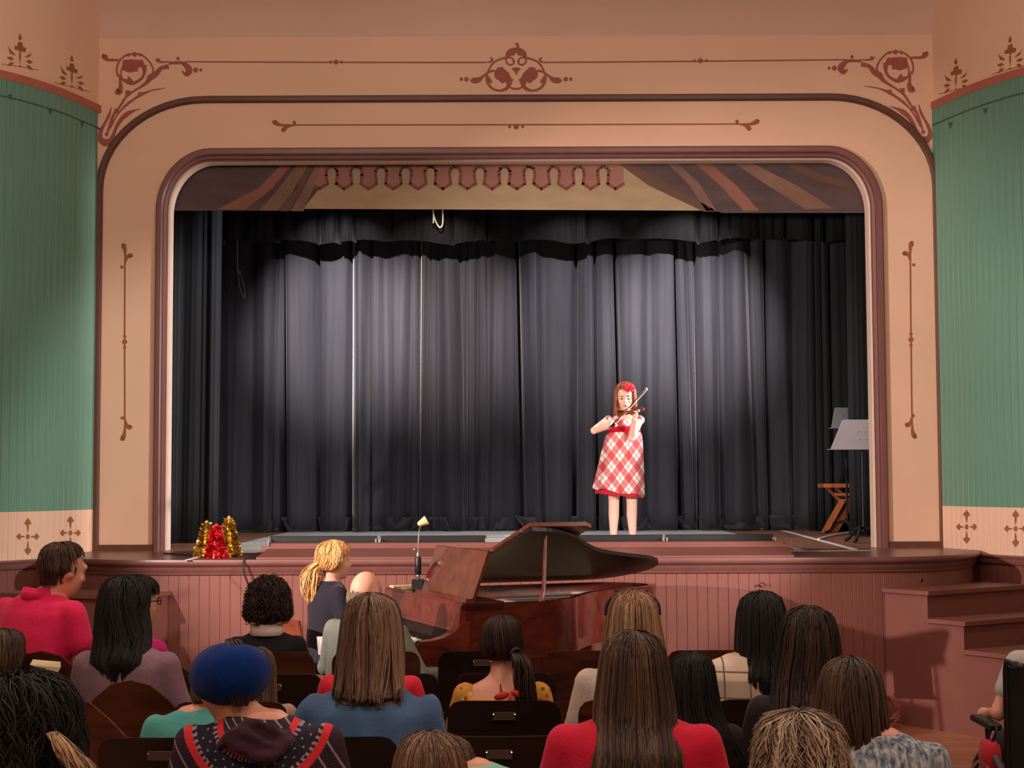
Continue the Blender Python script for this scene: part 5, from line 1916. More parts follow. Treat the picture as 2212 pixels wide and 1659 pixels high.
# --- head cut by the left edge
M_tan = cloth('brown_top', (88, 60, 54))
p = seated(14, 1356, 6.6, 'child with short brown hair at the left edge', M_tan, lean=0.1, turn=-0.25)
H(p, 'hair', scalp(0.016, -0.09, 0.075, 0.07, -0.03, [(-0.04, 0.090, 0.10, -0.02)]), H_mid, 2, n=380, wave=0.06)
# --- woman with long black hair in a grey-mauve top
M_mv = cloth('grey_mauve_knit', (134, 104, 116))
p = seated(268, 1245, 6.62, 'woman with long black hair in a grey mauve top', M_mv, turn=-0.2, wide=1.06, head_turn=-0.1, hx=-0.035)
H(p, 'hair', long_prof(0.016, -0.34, 1.04, 0.075, -0.09), H_black, 3, n=620, wave=0.13, clump=0.65, ragged=0.14, xshift=lambda z: 0.045 * min(z, 0) / -0.33)
# --- woman with glasses in magenta, beyond her
M_mag = cloth('magenta_top', (176, 34, 106))
p = seated(296, 1243, 7.6, 'woman with dark hair and glasses in a magenta top beyond the long black hair', M_mag, turn=-0.5, head_turn=-0.45)
H(p, 'hair', scalp(0.018, -0.11, 0.085, 0.07, -0.03, [(-0.06, 0.095, 0.10, -0.02)]), H_black, 4, n=300, turn=-0.45)
root, HC, s, RH, T = p
mb = MB()
for sx in (-1, 1):
    q = [HC + RH @ (Vector((sx * 0.033 + 0.022 * math.cos(a), 0.102, 0.008 + 0.017 * math.sin(a))) * s) for a in np.linspace(0, 2 * PI, 14, endpoint=False)]
    mb.tube(q, 0.0025 * s, 5, closed=True)
    mb.tube([HC + RH @ (Vector((sx * 0.055, 0.100, 0.012)) * s), HC + RH @ (Vector((sx * 0.080, 0.07, 0.014)) * s), HC + RH @ (Vector((sx * 0.084, 0.0, 0.010)) * s)], 0.003 * s, 5)
mb.build('glasses', M_black, root, smooth='all')
# --- big dark curls at the lower left
M_dk = cloth('dark_top', (40, 30, 34))
p = seated(62, 1466, 4.0, 'person with a mass of dark curly hair at the lower left', M_dk, hair_top=0.05)
H(p, 'hair', scalp(0.045, -0.34, 0.14, 0.07, -0.07, [(-0.06, 0.134, 0.14, -0.02), (-0.12, 0.142, 0.125, -0.035), (-0.2, 0.148, 0.10, -0.06)]), H_black, 5, n=480, curl=0.020, wave=0.20, ragged=0.06, wd=0.0045, seg=22, fluff=4.0)
root, HC, s, RH, T = p
tail_strands(root, 'blond_lock', [HC + Vector((0.105, -0.14, 0.040)), HC + Vector((0.150, -0.155, -0.005)), HC + Vector((0.190, -0.155, -0.065)), HC + Vector((0.205, -0.15, -0.20))], [0.010, 0.026, 0.034, 0.026], H_blond, 6, 150, 0.0035)
# --- child in teal, head down behind the beret
M_teal = cloth('teal_shirt', (84, 166, 160))
p = seated(462, 1425, 5.6, 'person in a teal shirt beside the blue beret', M_teal, lean=0.2, head_tilt=0.4, turn=0.1, wide=1.0, sleeves='short', fold=0.010, neck_low=0.0, hx=0.065, drop=0.05)
H(p, 'hair', scalp(0.015, -0.08, 0.075, 0.07, -0.03, [(-0.04, 0.09, 0.10, -0.02)]), H_mid, 7, n=260, tilt=-0.5)
# --- person with fair hair beyond the beret
M_oat = cloth('oatmeal_top', (168, 140, 118))
p = seated(556, 1396, 6.32, 'child with light brown hair partly hidden behind the blue beret', M_oat, turn=0.1)
H(p, 'hair', long_prof(0.016, -0.24, 0.95, 0.085, -0.06), H_lbrown, 8, n=320)
# --- blue beret and patterned jumper
zt = unproj(495, 1390, 4.62).z
p = seated(496, 1375, 4.62, 'woman in a blue beret and a patterned nordic jumper', M_dk, hair_top=0.022, head_turn=0.75, head_tilt=0.42, lean=0.14, wide=1.18, drop=0.05, hx=-0.10, fold=0.008)
root, HC, s, RH, T = p
M_nord = nordic(T(0, 0, 1.02).z)
for i, (o_, m_, f_) in enumerate(PENDING):
    if o_.parent == root and o_.name.startswith('shirt'):
        PENDING[i] = (o_, M_nord, f_); o_.data.materials[0] = M_nord
M_beret = mat('blue_felt', (12, 46, 112), 0.95, 0.22, 9, bump=0.5, bscale=220, spec=0.1, sheen=0.12)
Rb = RH @ Matrix.Rotation(0.35, 3, 'X')
mb = MB()
mb.ell(HC + Vector((0.004, -0.018, 0.030)) * s, (0.120 * s, 0.128 * s, 0.092 * s), 24, 14, Rb)
mb.ell(HC + Vector((0.006, -0.016, 0.004)) * s, (0.100 * s, 0.104 * s, 0.052 * s), 24, 12, Rb)
remeshed(mb, 'beret', M_beret, root, 0.008, 6, wrinkle(5, 0.010, 7))
H(p, 'hair', scalp(0.004, -0.085, 0.05, 0.05, -0.05, [(-0.05, 0.078, 0.085, -0.02)]), H_dbrown, 9, n=90, turn=0.45, tilt=-0.3, amax=0.42, base=False, start=0.9)
M_cowl = cloth('knit_cowl', (58, 30, 48), 0.5, 22, 0.5, 60)
mb = MB()
cN = T(0, 0.01, 1.005)
for k, (rr, dz) in enumerate(((0.076, -0.028), (0.088, -0.050), (0.094, -0.072))):
    mb.tube([cN + Vector((rr * s * math.cos(a), rr * s * math.sin(a) * 0.95 - 0.012 * k, dz * s - 0.012 * s * math.cos(a * 2 + k) + 0.012 * s * math.sin(3 * a + k))) for a in np.linspace(0, 2 * PI, 22, endpoint=False)], 0.018 * s, 10, closed=True)
remeshed(mb, 'cowl_collar', M_cowl, root, 0.008, 4, wrinkle(3, 0.008, 22))
# --- woman with curly dark hair, white collar
M_blk = cloth('black_cardigan', (22, 19, 24))
M_colr = cloth('white_collar', (226, 208, 196), bump=0.1)
p = seated(580, 1251, 8.06, 'woman with short curly dark hair, black cardigan and white collar', M_blk, wide=1.04, collar=(M_colr, 0.045, 1.30), hair_top=0.03)
H(p, 'hair', scalp(0.028, -0.085, 0.090, 0.090, -0.03, [(-0.04, 0.112, 0.115, -0.02)]), H_dbrown, 10, n=480, curl=0.012, wave=0.14, ragged=0.03, wd=0.0045, seg=18, start=0.9, fluff=4.0)
# --- person in red, head hidden by the light brown hair
M_red = cloth('red_top', (220, 44, 62))
p = seated(802, 1345, 6.32, 'person in a red top in front of the woman in denim', M_red, wide=1.16, drop=0.055)
H(p, 'hair', scalp(0.015, -0.1, 0.075, 0.07, -0.03, [(-0.05, 0.09, 0.10, -0.02)]), H_dbrown, 11, n=260)
# --- woman with long light brown hair in a denim jacket
M_den = cloth('blue_denim_jacket', (74, 104, 142), 0.16, 6, 0.35, 140)
M_dens = cloth('jacket_collar_navy', (32, 40, 66))
p = seated(803, 1286, 5.5, 'woman with long light brown hair over a blue denim jacket', M_den, wide=1.16, lean=0.12, head_tilt=0.1, collar=(M_dens, 0.022, 1.35), fold=0.020, drop=-0.03)
H(p, 'hair', long_prof(0.020, -0.22, 1.02, 0.116, -0.085), H_lbrown, 12, n=560, wave=0.07, clump=0.85, ragged=0.15, clumps=24, wd=0.005)
# --- ponytail and yellow floral dress
M_flo = floral()
p = seated(1084, 1327, 6.3, 'woman with a dark ponytail in a yellow floral dress', M_flo, wide=1.0, sleeves='short', neck_low=0.025, hair_top=0.018)
H(p, 'hair', scalp(0.012, -0.06, 0.070, 0.055, -0.04, [(-0.03, 0.084, 0.096, -0.02)]), H_dbrown, 13, n=420, wave=0.01, clump=0.1, turn=-0.15, sweep_a=0.25)
root, HC, s, RH, T = p
tail_strands(root, 'ponytail', [HC + Vector((0.055, -0.105, -0.02)) * s, HC + Vector((0.085, -0.145, -0.06)) * s, HC + Vector((0.10, -0.15, -0.16)) * s, HC + Vector((0.115, -0.15, -0.28)) * s, HC + Vector((0.14, -0.15, -0.40)) * s], [0.016, 0.034, 0.040, 0.040, 0.030], H_dbrown, 14, 190, 0.0045)
mb = MB(); cN = HC + Vector((0.062, -0.118, -0.028)) * s
mb.tube([cN + Vector((0.020 * math.cos(a), 0.010 * math.cos(a), 0.022 * math.sin(a))) for a in np.linspace(0, 2 * PI, 12, endpoint=False)], 0.007, 6, closed=True); mb.build('hair_tie', M_black, root, smooth='all')
mb = MB(); c = T(0, 0, 0.985)
mb.tube([c + Vector((0.066 * s * math.cos(a), 0.03 * s + 0.066 * s * math.sin(a), 0.010 + 0.012 * math.sin(a))) for a in np.linspace(0, 2 * PI, 24, endpoint=False)], 0.002, 5, closed=True)
mb.tube([c + Vector((-0.006, -0.040 * s, -0.002)), c + Vector((-0.004, -0.052 * s, -0.03)), c + Vector((-0.002, -0.07 * s, -0.055))], [0.002, 0.006, 0.003], 6)
mb.build('necklace', mat('dark_red_cord', (120, 30, 26), 0.5), root, smooth='all')
mb = MB(); c = T(0.035, -0.115, 0.945)
for sx in (-1, 1):
    mb.ell(c + Vector((sx * 0.036, 0, 0.004 * sx)) * s, (0.034 * s, 0.010 * s, 0.016 * s), 10, 7, Matrix.Rotation(0.25 * sx, 3, 'Y'))
    mb.tube([c, c + Vector((sx * 0.012, -0.004, -0.05)) * s], 0.003, 5)
mb.build('ribbon_bow', mat('red_bow', (196, 26, 26), 0.6), root, smooth='all')
# --- fair hair and sunglasses, cream top
M_crm = cloth('cream_top', (206, 192, 178))
p = seated(1366, 1279, 6.3, 'woman with fair shoulder-length hair, sunglasses on her head and cream top', M_crm, wide=1.1)
H(p, 'hair', long_prof(0.022, -0.20, 1.08, 0.116, -0.06), H_blond, 15, n=480, clump=0.6, wave=0.03, ragged=0.07)
root, HC, s, RH, T = p
mb = MB()
q = [HC + Vector((x, 0.02 - abs(x) * 0.3, z)) * s for x, z in ((-0.108, 0.045), (-0.104, 0.085), (-0.08, 0.118), (-0.03, 0.138), (0.03, 0.138), (0.08, 0.118), (0.104, 0.085), (0.108, 0.045))]
mb.tube(catmull(q, 4), 0.005, 6)
for sx in (-1, 1):
    mb.ell(HC + Vector((sx * 0.04, 0.05, 0.135)) * s, (0.03 * s, 0.02 * s, 0.006 * s), 10, 6)
mb.build('sunglasses', M_black, root, smooth='all')
# --- long brown hair, red top, near
M_red2 = cloth('crimson_top', (206, 32, 62))
p = seated(1366, 1366, 4.66, 'woman with very long straight brown hair in a crimson top', M_red2, wide=1.24, lean=0.04, drop=0.035)
H(p, 'hair', long_prof(0.020, -0.56, 1.06, 0.15, -0.12), H_mid, 16, n=760, clump=0.35, wave=0.02, ragged=0.05, wd=0.0045, seg=16)
# --- dark haired child between
p = seated(1492, 1408, 5.5, 'child with straight black hair between the crimson top and checked shirt', M_dk)
H(p, 'hair', long_prof(0.018, -0.40, 1.05, 0.13, -0.09), H_black, 17, n=400, wave=0.02, clump=0.3, xshift=lambda z: 0.14 * (min(z + 0.08, 0) / -0.32) ** 1.5 if z < -0.08 else 0)
# --- checked shirt and black hair
M_chk = windowpane()
p = seated(1644, 1279, 6.3, 'woman with long black hair in a white checked shirt', M_chk, wide=1.22, head_turn=0.05, hx=0.045, drop=0.03)
H(p, 'hair', long_prof(0.018, -0.34, 1.0, 0.10, -0.09), H_black, 18, n=420, wave=0.012, clump=0.25, ragged=0.03)
# --- long dark brown hair
p = seated(1746, 1313, 5.5, 'woman with long dark brown hair between the checked shirt and the bob', M_dk, wide=1.05)
H(p, 'hair', long_prof(0.020, -0.50, 1.05, 0.14, -0.10), H_dbrown, 19, n=560, wave=0.03, clump=0.45, ragged=0.05, xshift=lambda z: -0.05 * min(z, 0) / -0.4)
# --- brown bob, marled knit
M_mar = marled()
p = seated(1838, 1424, 4.62, 'person with a brown bob and a marled blue-grey top', M_mar, head_turn=-0.15, turn=-0.2, wide=1.06, lean=0.1, drop=0.045, hx=-0.07)
H(p, 'hair', scalp(0.024, -0.20, 0.088, 0.075, -0.035, [(-0.06, 0.112, 0.115, -0.02), (-0.13, 0.110, 0.10, -0.025)]), H_mid, 20, n=560, wave=0.05, clump=0.6, ragged=0.06, wd=0.005)
# --- spiky grey-blond hair at the bottom edge
M_slate = cloth('slate_top', (86, 78, 84))
p = seated(1726, 1532, 3.62, 'person with short spiky grey-blond hair at the bottom edge', M_slate, hair_top=0.03, wide=1.05)
H(p, 'hair', scalp(0.026, -0.15, 0.085, 0.075, -0.03, [(-0.05, 0.112, 0.118, -0.02), (-0.10, 0.104, 0.10, -0.028)]), H_streak, 21, n=1500, wave=0.10, clump=0.55, clumps=90, ragged=0.0, lift=0.022, bulge=1, wd=0.0045, seg=8, tips=0.55)
# --- blond head at the bottom edge, mint top
M_mint = cloth('mint_top', (132, 190, 172))
p = seated(928, 1579, 3.62, 'person with smooth fair brown hair at the bottom edge', M_slate, wide=1.0)
H(p, 'hair', scalp(0.018, -0.22, 0.09, 0.075, -0.035, [(-0.06, 0.104, 0.11, -0.02), (-0.13, 0.104, 0.095, -0.03)]), H_lbrown, 22, n=620, wave=0.03, clump=0.4, wd=0.0045)
# --- child in a mint top bending forward
p = seated(966, 1586, 4.45, 'child in a mint top leaning behind the smooth fair brown hair', M_mint, wide=1.1, lean=0.10, drop=0.165, hx=-0.06, s=0.88, fold=0.008)
H(p, 'hair', scalp(0.014, -0.10, 0.075, 0.07, -0.03, [(-0.05, 0.088, 0.098, -0.02)]), H_mid, 24, n=240)
# --- person in the wheelchair at the right edge
M_gry = cloth('grey_striped_tee', (176, 172, 170), 0.12, 5, 0.1)
p = seated(2268, 1262, 6.72, 'person in a grey t-shirt sitting in the wheelchair at the right edge', M_gry, sleeves='short', arms='rest', wide=1.05, seat_h=0.50)
H(p, 'hair', scalp(0.012, -0.09, 0.075, 0.07, -0.03, [(-0.05, 0.088, 0.098, -0.02)]), H_black, 23, n=300, turn=0.2)

wx = unproj(2268, 1400, 6.6).x
wc = empty('wheelchair', (wx, 6.62, 0), 0.0, 'black wheelchair with a red bag at the right edge', 'wheelchair')
M_sling = cloth('black_sling', (28, 24, 24), bump=0.2)
M_tyre = mat('grey_tyre', (60, 58, 58), 0.7)
mb = MB(); mb.cbox(-0.215, 0.215, -0.14, -0.11, 0.46, 0.965, 0.01); mb.build('backrest', M_sling, wc)
mb = MB(); mb.cbox(-0.215, 0.215, -0.10, 0.32, 0.45, 0.49, 0.012); mb.build('seat', M_sling, wc)
for sx in (-1, 1):
    mb = MB(); mb.tube([(sx * 0.225, -0.125, 0.30), (sx * 0.225, -0.125, 0.95), (sx * 0.225, -0.145, 0.985), (sx * 0.225, -0.26, 0.985)], 0.012, 8)
    mb.tube([(sx * 0.225, -0.12, 0.45), (sx * 0.225, 0.36, 0.45), (sx * 0.225, 0.42, 0.20), (sx * 0.20, 0.52, 0.10)], 0.012, 8)
    mb.tube([(sx * 0.225, -0.12, 0.30), (sx * 0.225, 0.30, 0.28)], 0.012, 8); mb.build('side_frame', M_black, wc, smooth='all')
    mb = MB(); mb.cbox(sx * 0.25 - 0.028, sx * 0.25 + 0.028, -0.06, 0.22, 0.685, 0.715, 0.008); mb.tube([(sx * 0.235, 0.08, 0.46), (sx * 0.245, 0.08, 0.69)], 0.010, 8); mb.build('armrest', M_black, wc)
    mb = MB(); mb.tube([(sx * 0.275, -0.05 + 0.29 * math.cos(a), 0.305 + 0.29 * math.sin(a)) for a in np.linspace(0, 2 * PI, 36, endpoint=False)], 0.015, 8, closed=True)
    wheel = mb.build('wheel', M_tyre, wc, smooth='all')
    mb = MB(); mb.tube([(sx * 0.305, -0.05 + 0.25 * math.cos(a), 0.305 + 0.25 * math.sin(a)) for a in np.linspace(0, 2 * PI, 30, endpoint=False)], 0.007, 6, closed=True); mb.build('push_rim', M_chrome, wheel, smooth='all')
    for k in range(12):
        a = 2 * PI * k / 12
        mb = MB(); mb.tube([(sx * 0.27, -0.05, 0.305), (sx * 0.275, -0.05 + 0.28 * math.cos(a), 0.305 + 0.28 * math.sin(a))], 0.003, 5); mb.build('spoke', M_chrome, wheel)
    mb = MB(); mb.tube([(sx * 0.22, 0.36 + 0.075 * math.cos(a), 0.085 + 0.075 * math.sin(a)) for a in np.linspace(0, 2 * PI, 16, endpoint=False)], 0.011, 7, closed=True); mb.build('caster', M_tyre, wc, smooth='all')
    mb = MB(); mb.tube([(sx * 0.225, -0.26, 0.985), (sx * 0.225, -0.34, 0.985)], 0.017, 8); mb.build('push_handle', M_black, wc, smooth='all')
M_redbag = cloth('red_bag', (172, 34, 48), 0.1, 8, 0.2)
mb = MB(); mb.loft([(-0.275, -0.05, z, hx, hy) for z, hx, hy in ((0.50, 0.02, 0.05), (0.52, 0.035, 0.07), (0.58, 0.04, 0.075), (0.63, 0.034, 0.07), (0.645, 0.02, 0.05))], 16, 3.0)
bag = mb.build('bag', M_redbag, wc, smooth='all')
mb = MB(); mb.tube(catmull([(-0.275, -0.08, 0.64), (-0.255, -0.09, 0.70), (-0.255, -0.03, 0.70), (-0.275, -0.02, 0.64)], 5), 0.006, 6); mb.build('strap', M_black, bag, smooth='all')

# ------------------------------------------------------------------ pianist and page turner
M_sage = cloth('sage_grey_shirt', (110, 114, 104))
p = seated(791, 1234, 9.0, 'bald pianist in a grey-green shirt playing the piano', M_sage, turn=-0.65, head_turn=0.1, head_tilt=0.2, lean=0.22, wide=1.3, smax=1.15, drop=0.03, s=1.12, hx=-0.07, hair_top=0.0, arms='piano', shoulders=1.06, seat_h=0.49)
pian = p[0]; pian['group'] = 'people at the piano'
H(p, 'hair', [(-0.005, 0.079, 0.0985, -0.010), (-0.03, 0.079, 0.094, -0.014), (-0.05, 0.074, 0.088, -0.02), (-0.075, 0.064, 0.074, -0.028)], H_streak, 30, n=200, wd=0.003, seg=5, amax=1.6, base=False, start=0.85, turn=0.15, tilt=-0.2, clump=0.1)
M_navy = cloth('black_dress', (34, 30, 40))
p = seated(722, 1167, 9.75, 'page turner with a curly blond ponytail in a black top', M_navy, turn=-1.05, head_turn=-0.15, sleeves='short', lean=0.05, wide=1.0, hair_top=0.02, seat_h=0.50, smax=1.0, drop=0.02)
turner = p[0]; turner['group'] = 'people at the piano'
root, HC, s, RH, T = p
H(p, 'hair', scalp(0.014, -0.05, 0.066, 0.06, -0.04, [(-0.03, 0.084, 0.098, -0.02)]), H_gold, 31, n=420, wave=0.06, clump=0.5, turn=-0.15, curl=0.003)
tail_strands(root, 'ponytail', [HC + Vector((-0.01, -0.105, 0.0)) * s, HC + Vector((-0.015, -0.150, -0.05)) * s, HC + Vector((-0.02, -0.150, -0.13)) * s, HC + Vector((-0.02, -0.135, -0.22)) * s, HC + Vector((-0.02, -0.125, -0.27)) * s], [0.018, 0.048, 0.060, 0.052, 0.030], H_gold, 32, 240, 0.0045, 0.012)
mb = MB(); cN = HC + Vector((-0.01, -0.115, -0.012)) * s
mb.tube([cN + Vector((0.022 * math.cos(a), 0.006 * math.cos(a), 0.022 * math.sin(a))) for a in np.linspace(0, 2 * PI, 12, endpoint=False)], 0.007, 6, closed=True); mb.build('hair_tie', M_black, root, smooth='all')
tl = turner.location
ch = empty('wooden_chair', (tl.x, tl.y, 0), -1.05, 'reddish wooden chair under the page turner', 'chair')
M_chair = wood('red_chair_wood', (104, 48, 34), (150, 78, 56), 0.35, 2.0, (1, 10, 10))
mb = MB(); mb.cbox(-0.21, 0.21, -0.18, 0.24, 0.44, 0.475, 0.008); mb.build('seat', M_chair, ch)
for sx in (-0.19, 0.19):
    mb = MB(); mb.tube([(sx, 0.21, 0), (sx, 0.21, 0.44)], 0.018, 8); mb.build('leg', M_chair, ch, smooth=True)
    mb = MB(); mb.tube([(sx, -0.16, 0), (sx, -0.17, 0.45), (sx, -0.26, 0.90)], 0.018, 8); mb.build('leg', M_chair, ch, smooth=True)
mb = MB(); mb.prism([(-0.19, -0.235, 0.78), (0.19, -0.235, 0.78), (0.19, -0.265, 0.90), (-0.19, -0.265, 0.90)], (0, 0.015, 0)); mb.build('back_rail', M_chair, ch)
mb = MB(); mb.prism([(-0.19, -0.20, 0.60), (0.19, -0.20, 0.60), (0.19, -0.215, 0.68), (-0.19, -0.215, 0.68)], (0, 0.015, 0)); mb.build('back_rail', M_chair, ch)
# move the bench under the pianist
bl = pian.location
bench.location = (bl.x, bl.y, 0); bench.rotation_euler = (0, 0, -0.75)
q = unproj(695, 1388, 9.1)
mb = MB(); mb.prism([(q.x - 0.02, q.y, q.z - 0.07), (q.x + 0.025, q.y + 0.02, q.z - 0.08), (q.x + 0.03, q.y + 0.06, q.z + 0.03), (q.x - 0.035, q.y + 0.04, q.z + 0.03)], (0.001, 0.008, 0))
tag(mb.build('sheet_music', M_paperw), 'white sheet music beside the pianist', 'paper')
q = unproj(98, 1441, 6.60)
mb = MB(); mb.prism([(q.x - 0.06, q.y - 0.02, q.z + 0.012), (q.x + 0.05, q.y, q.z - 0.03), (q.x + 0.065, q.y, q.z - 0.002), (q.x + 0.06, q.y + 0.01, q.z + 0.018), (q.x - 0.055, q.y, q.z + 0.03)], (0.0, 0.006, 0.002))
tag(mb.build('programme', M_paper), 'pale yellow programme tucked on a seat back behind the man in pink', 'paper')
# ------------------------------------------------------------------ the young violinist
GD = 13.3
g0 = unproj(1348, 1150, GD); g0.z = Z_STAGE
girl = empty('person', g0, 0.0, 'girl in a red and white plaid dress playing the violin on stage', 'person')
def G(px, py, dy=0.0):
    """photograph position -> the girl's own coordinates, dy towards the audience is negative"""
    p = unproj(px, py, GD + dy) - g0
    return Vector((p.x, p.y, p.z))
M_plaid = girl_plaid()
M_gred = cloth('crimson_satin', (196, 22, 48), bump=0.1)
HG = G(1351, 858, 0.0)
sg = 0.98
RG = Matrix.Rotation(PI, 3, 'Z') @ Matrix.Rotation(-0.10, 3, 'Z') @ Matrix.Rotation(-0.22, 3, 'X')
mb = MB()
head_prims(mb, HG, sg, RG)
zN = HG.z - 0.135
mb.limb([Vector((0.012, 0.015, zN - 0.03)), HG + Vector((0, 0.012, -0.06))], [0.040, 0.040])
mb.loft([(0.01, 0.01, z, hx, hy) for z, hx, hy in ((0.62, 0.13, 0.10), (0.78, 0.115, 0.09), (0.90, 0.105, 0.08), (1.00, 0.118, 0.085), (1.07, 0.13, 0.075), (1.105, 0.10, 0.06), (1.14, 0.042, 0.042))], 16)
ShR, ElR, WrR = Vector((-0.125, 0.01, 1.085)), G(1283, 930, -0.06), G(1313, 922, -0.20)
ShL, ElL, WrL = Vector((0.145, 0.01, 1.085)), G(1364, 946, -0.16), G(1371, 905, -0.30)
mb.limb([ShR, ElR, WrR], [0.038, 0.032, 0.023])
mb.limb([ShL, ElL, WrL], [0.038, 0.032, 0.023])
hand_prims(mb, WrR, G(1325, 916, -0.24) - WrR, (0.2, -0.7, 0.6), 0.62, 0.75, 1)
hand_prims(mb, WrL, G(1376, 888, -0.33) - WrL, (0.6, 0.5, 0.2), 0.62, 0.85, -1)
for x0, x1, x2 in ((-0.075, -0.085, -0.092), (0.055, 0.070, 0.078)):
    mb.limb([Vector((x0, 0.01, 0.66)), Vector((x1, 0.0, 0.37)), Vector((x1 - 0.001, 0.018, 0.26)), Vector((x2, 0.012, 0.06))], [0.068, 0.047, 0.046, 0.028])
    mb.limb([Vector((x2, 0.012, 0.045)), Vector((x2, -0.10, 0.025))], [0.028, 0.022])
remeshed(mb, 'body', M_skin_g, girl, 0.0048, 3)
# face: eyes, brows, mouth
def GF(x, y, z):
    return HG + RG @ (Vector((x, y, z)) * sg)
M_eye = mat('eye_dark', (48, 30, 26), 0.2)
M_lash = mat('brow_brown', (110, 66, 48), 0.7)
M_lip = mat('lips', (206, 96, 92), 0.45)
for sx in (-1, 1):
    mb = MB(); mb.ell(GF(sx * 0.031, 0.0845, -0.001), (0.0125 * sg, 0.006 * sg, 0.0060 * sg), 10, 7, RG); mb.build('eye', M_eye, girl, smooth='all')
    mb = MB(); mb.tube([GF(sx * 0.016, 0.101, 0.024), GF(sx * 0.032, 0.099, 0.030), GF(sx * 0.048, 0.088, 0.024)], [0.003, 0.0035, 0.002], 6); mb.build('eyebrow', M_lash, girl, smooth='all')
mb = MB(); mb.ell(GF(0, 0.101, -0.056), (0.020 * sg, 0.006 * sg, 0.0065 * sg), 12, 7, RG); mb.build('lips', M_lip, girl, smooth='all')
# dress: bodice, sash, skirt, underskirt
mb = MB()
mb.loft([(0.01, 0.005, z, hx, hy) for z, hx, hy in ((0.97, 0.130, 0.100), (1.02, 0.132, 0.102), (1.065, 0.132, 0.094), (1.09, 0.118, 0.082))], 22)
for S in (ShR, ShL):
    mb.ell(S + Vector((0, 0, -0.004)), (0.045, 0.050, 0.040), 12, 8)
remeshed(mb, 'bodice', M_plaid, girl, 0.008, 3)
mb = MB()
mb.loft([(0.010, 0.004, z, hx, hy) for z, hx, hy in ((0.962, 0.137, 0.106), (0.968, 0.141, 0.110), (1.020, 0.140, 0.110), (1.026, 0.136, 0.106))], 28)
mb.build('sash', M_gred, girl, smooth='all')
def skirt(name, m, z0, z1, wt, wb, cx0, cx1, depth, nf, amp, hemf, seed):
    rr = random.Random(seed); ph = [rr.uniform(0, 6.28) for _ in range(4)]
    rows, nn = 16, 84
    rings = []
    for j in range(rows + 1):
        v = j / rows
        ring = []
        for k in range(nn):
            a = 2 * PI * k / nn
            f = v ** 0.8
            fold_ = amp * f * (math.sin(nf * a + ph[0]) + 0.5 * math.sin(nf * 1.7 * a + ph[1] + v)) 
            gath = 0.006 * (1 - v) * math.sin(30 * a)
            hx = wt + (wb - wt) * f ** 0.85 + fold_ + gath
            hy = wt * 0.8 + (depth - wt * 0.8) * f + fold_ + gath
            z = z0 + (z1 - z0) * v + (hemf(a) * v ** 3)
            ring.append(Vector((cx0 + (cx1 - cx0) * v + hx * math.cos(a), 0.004 + hy * math.sin(a), z)))
        rings.append(ring)
    mb = MB(); mb.rings(rings, cap=False)
    o = mb.build(name, m, girl, smooth='all', fix=False)
    md = o.modifiers.new('thick', 'SOLIDIFY'); md.thickness = 0.004; md.offset = -1
    return o
skirt('skirt', M_plaid, 0.972, 0.455, 0.138, 0.212, 0.010, -0.040, 0.19, 5, 0.012, lambda a: -0.035 * math.cos(a) + 0.01 * math.sin(5 * a), 2)
skirt('underskirt', M_gred, 0.80, 0.428, 0.155, 0.196, -0.005, -0.035, 0.175, 5, 0.012, lambda a: -0.02 * math.cos(a), 2)
for x, y in ((-0.092, -0.04), (0.078, -0.04)):
    mb = MB(); mb.ell((x, y, 0.028), (0.036, 0.085, 0.028), 12, 7); mb.ell((x, y + 0.05, 0.035), (0.034, 0.035, 0.035), 10, 7); remeshed(mb, 'shoe', mat('white_shoes', (226, 214, 206), 0.5) if x < 0 else bpy.data.materials['white_shoes'], girl, 0.007, 2)
# hair and bow
H_girl = hair_mat('hair_girl', (110, 66, 44), (164, 104, 72), (212, 152, 112))
hair(girl, 'hair', HG, sg, long_prof(0.014, -0.30, 0.98, 0.105, -0.05), H_girl, 77, n=460, wd=0.004, face=0.95, front_z=0.070, ragged=0.05, clump=0.4, wave=0.02, turn=PI - 0.10)
mb = MB(); bc = G(1358, 838, -0.075)
for k in range(7):
    a = k * 0.9
    d_ = Vector((math.cos(a), 0.15 * math.sin(2 * a) - 0.25, math.sin(a) * 0.8))
    q = [bc + d_ * t_ + Vector((0, -0.012 * math.sin(PI * t_ / 0.052), 0)) for t_ in (0.004, 0.02, 0.04, 0.052)]
    mb.tube(q, [0.004, 0.013, 0.014, 0.006], 8)
mb.ell(bc + Vector((0, -0.015, 0)), 0.013, 10, 7)
mb.build('hair_bow', mat('red_ribbon', (220, 24, 54), 0.45, 0.1), girl, smooth='all')
mb = MB()
R2 = RG.to_4x4()
mb.tube([HG + RG @ Vector((0.094 * math.sin(a), 0.010, 0.012 + 0.122 * math.cos(a))) for a in np.linspace(-1.5, 1.5, 20)], 0.006, 8)
mb.build('headband', bpy.data.materials['red_ribbon'], girl, smooth='all')

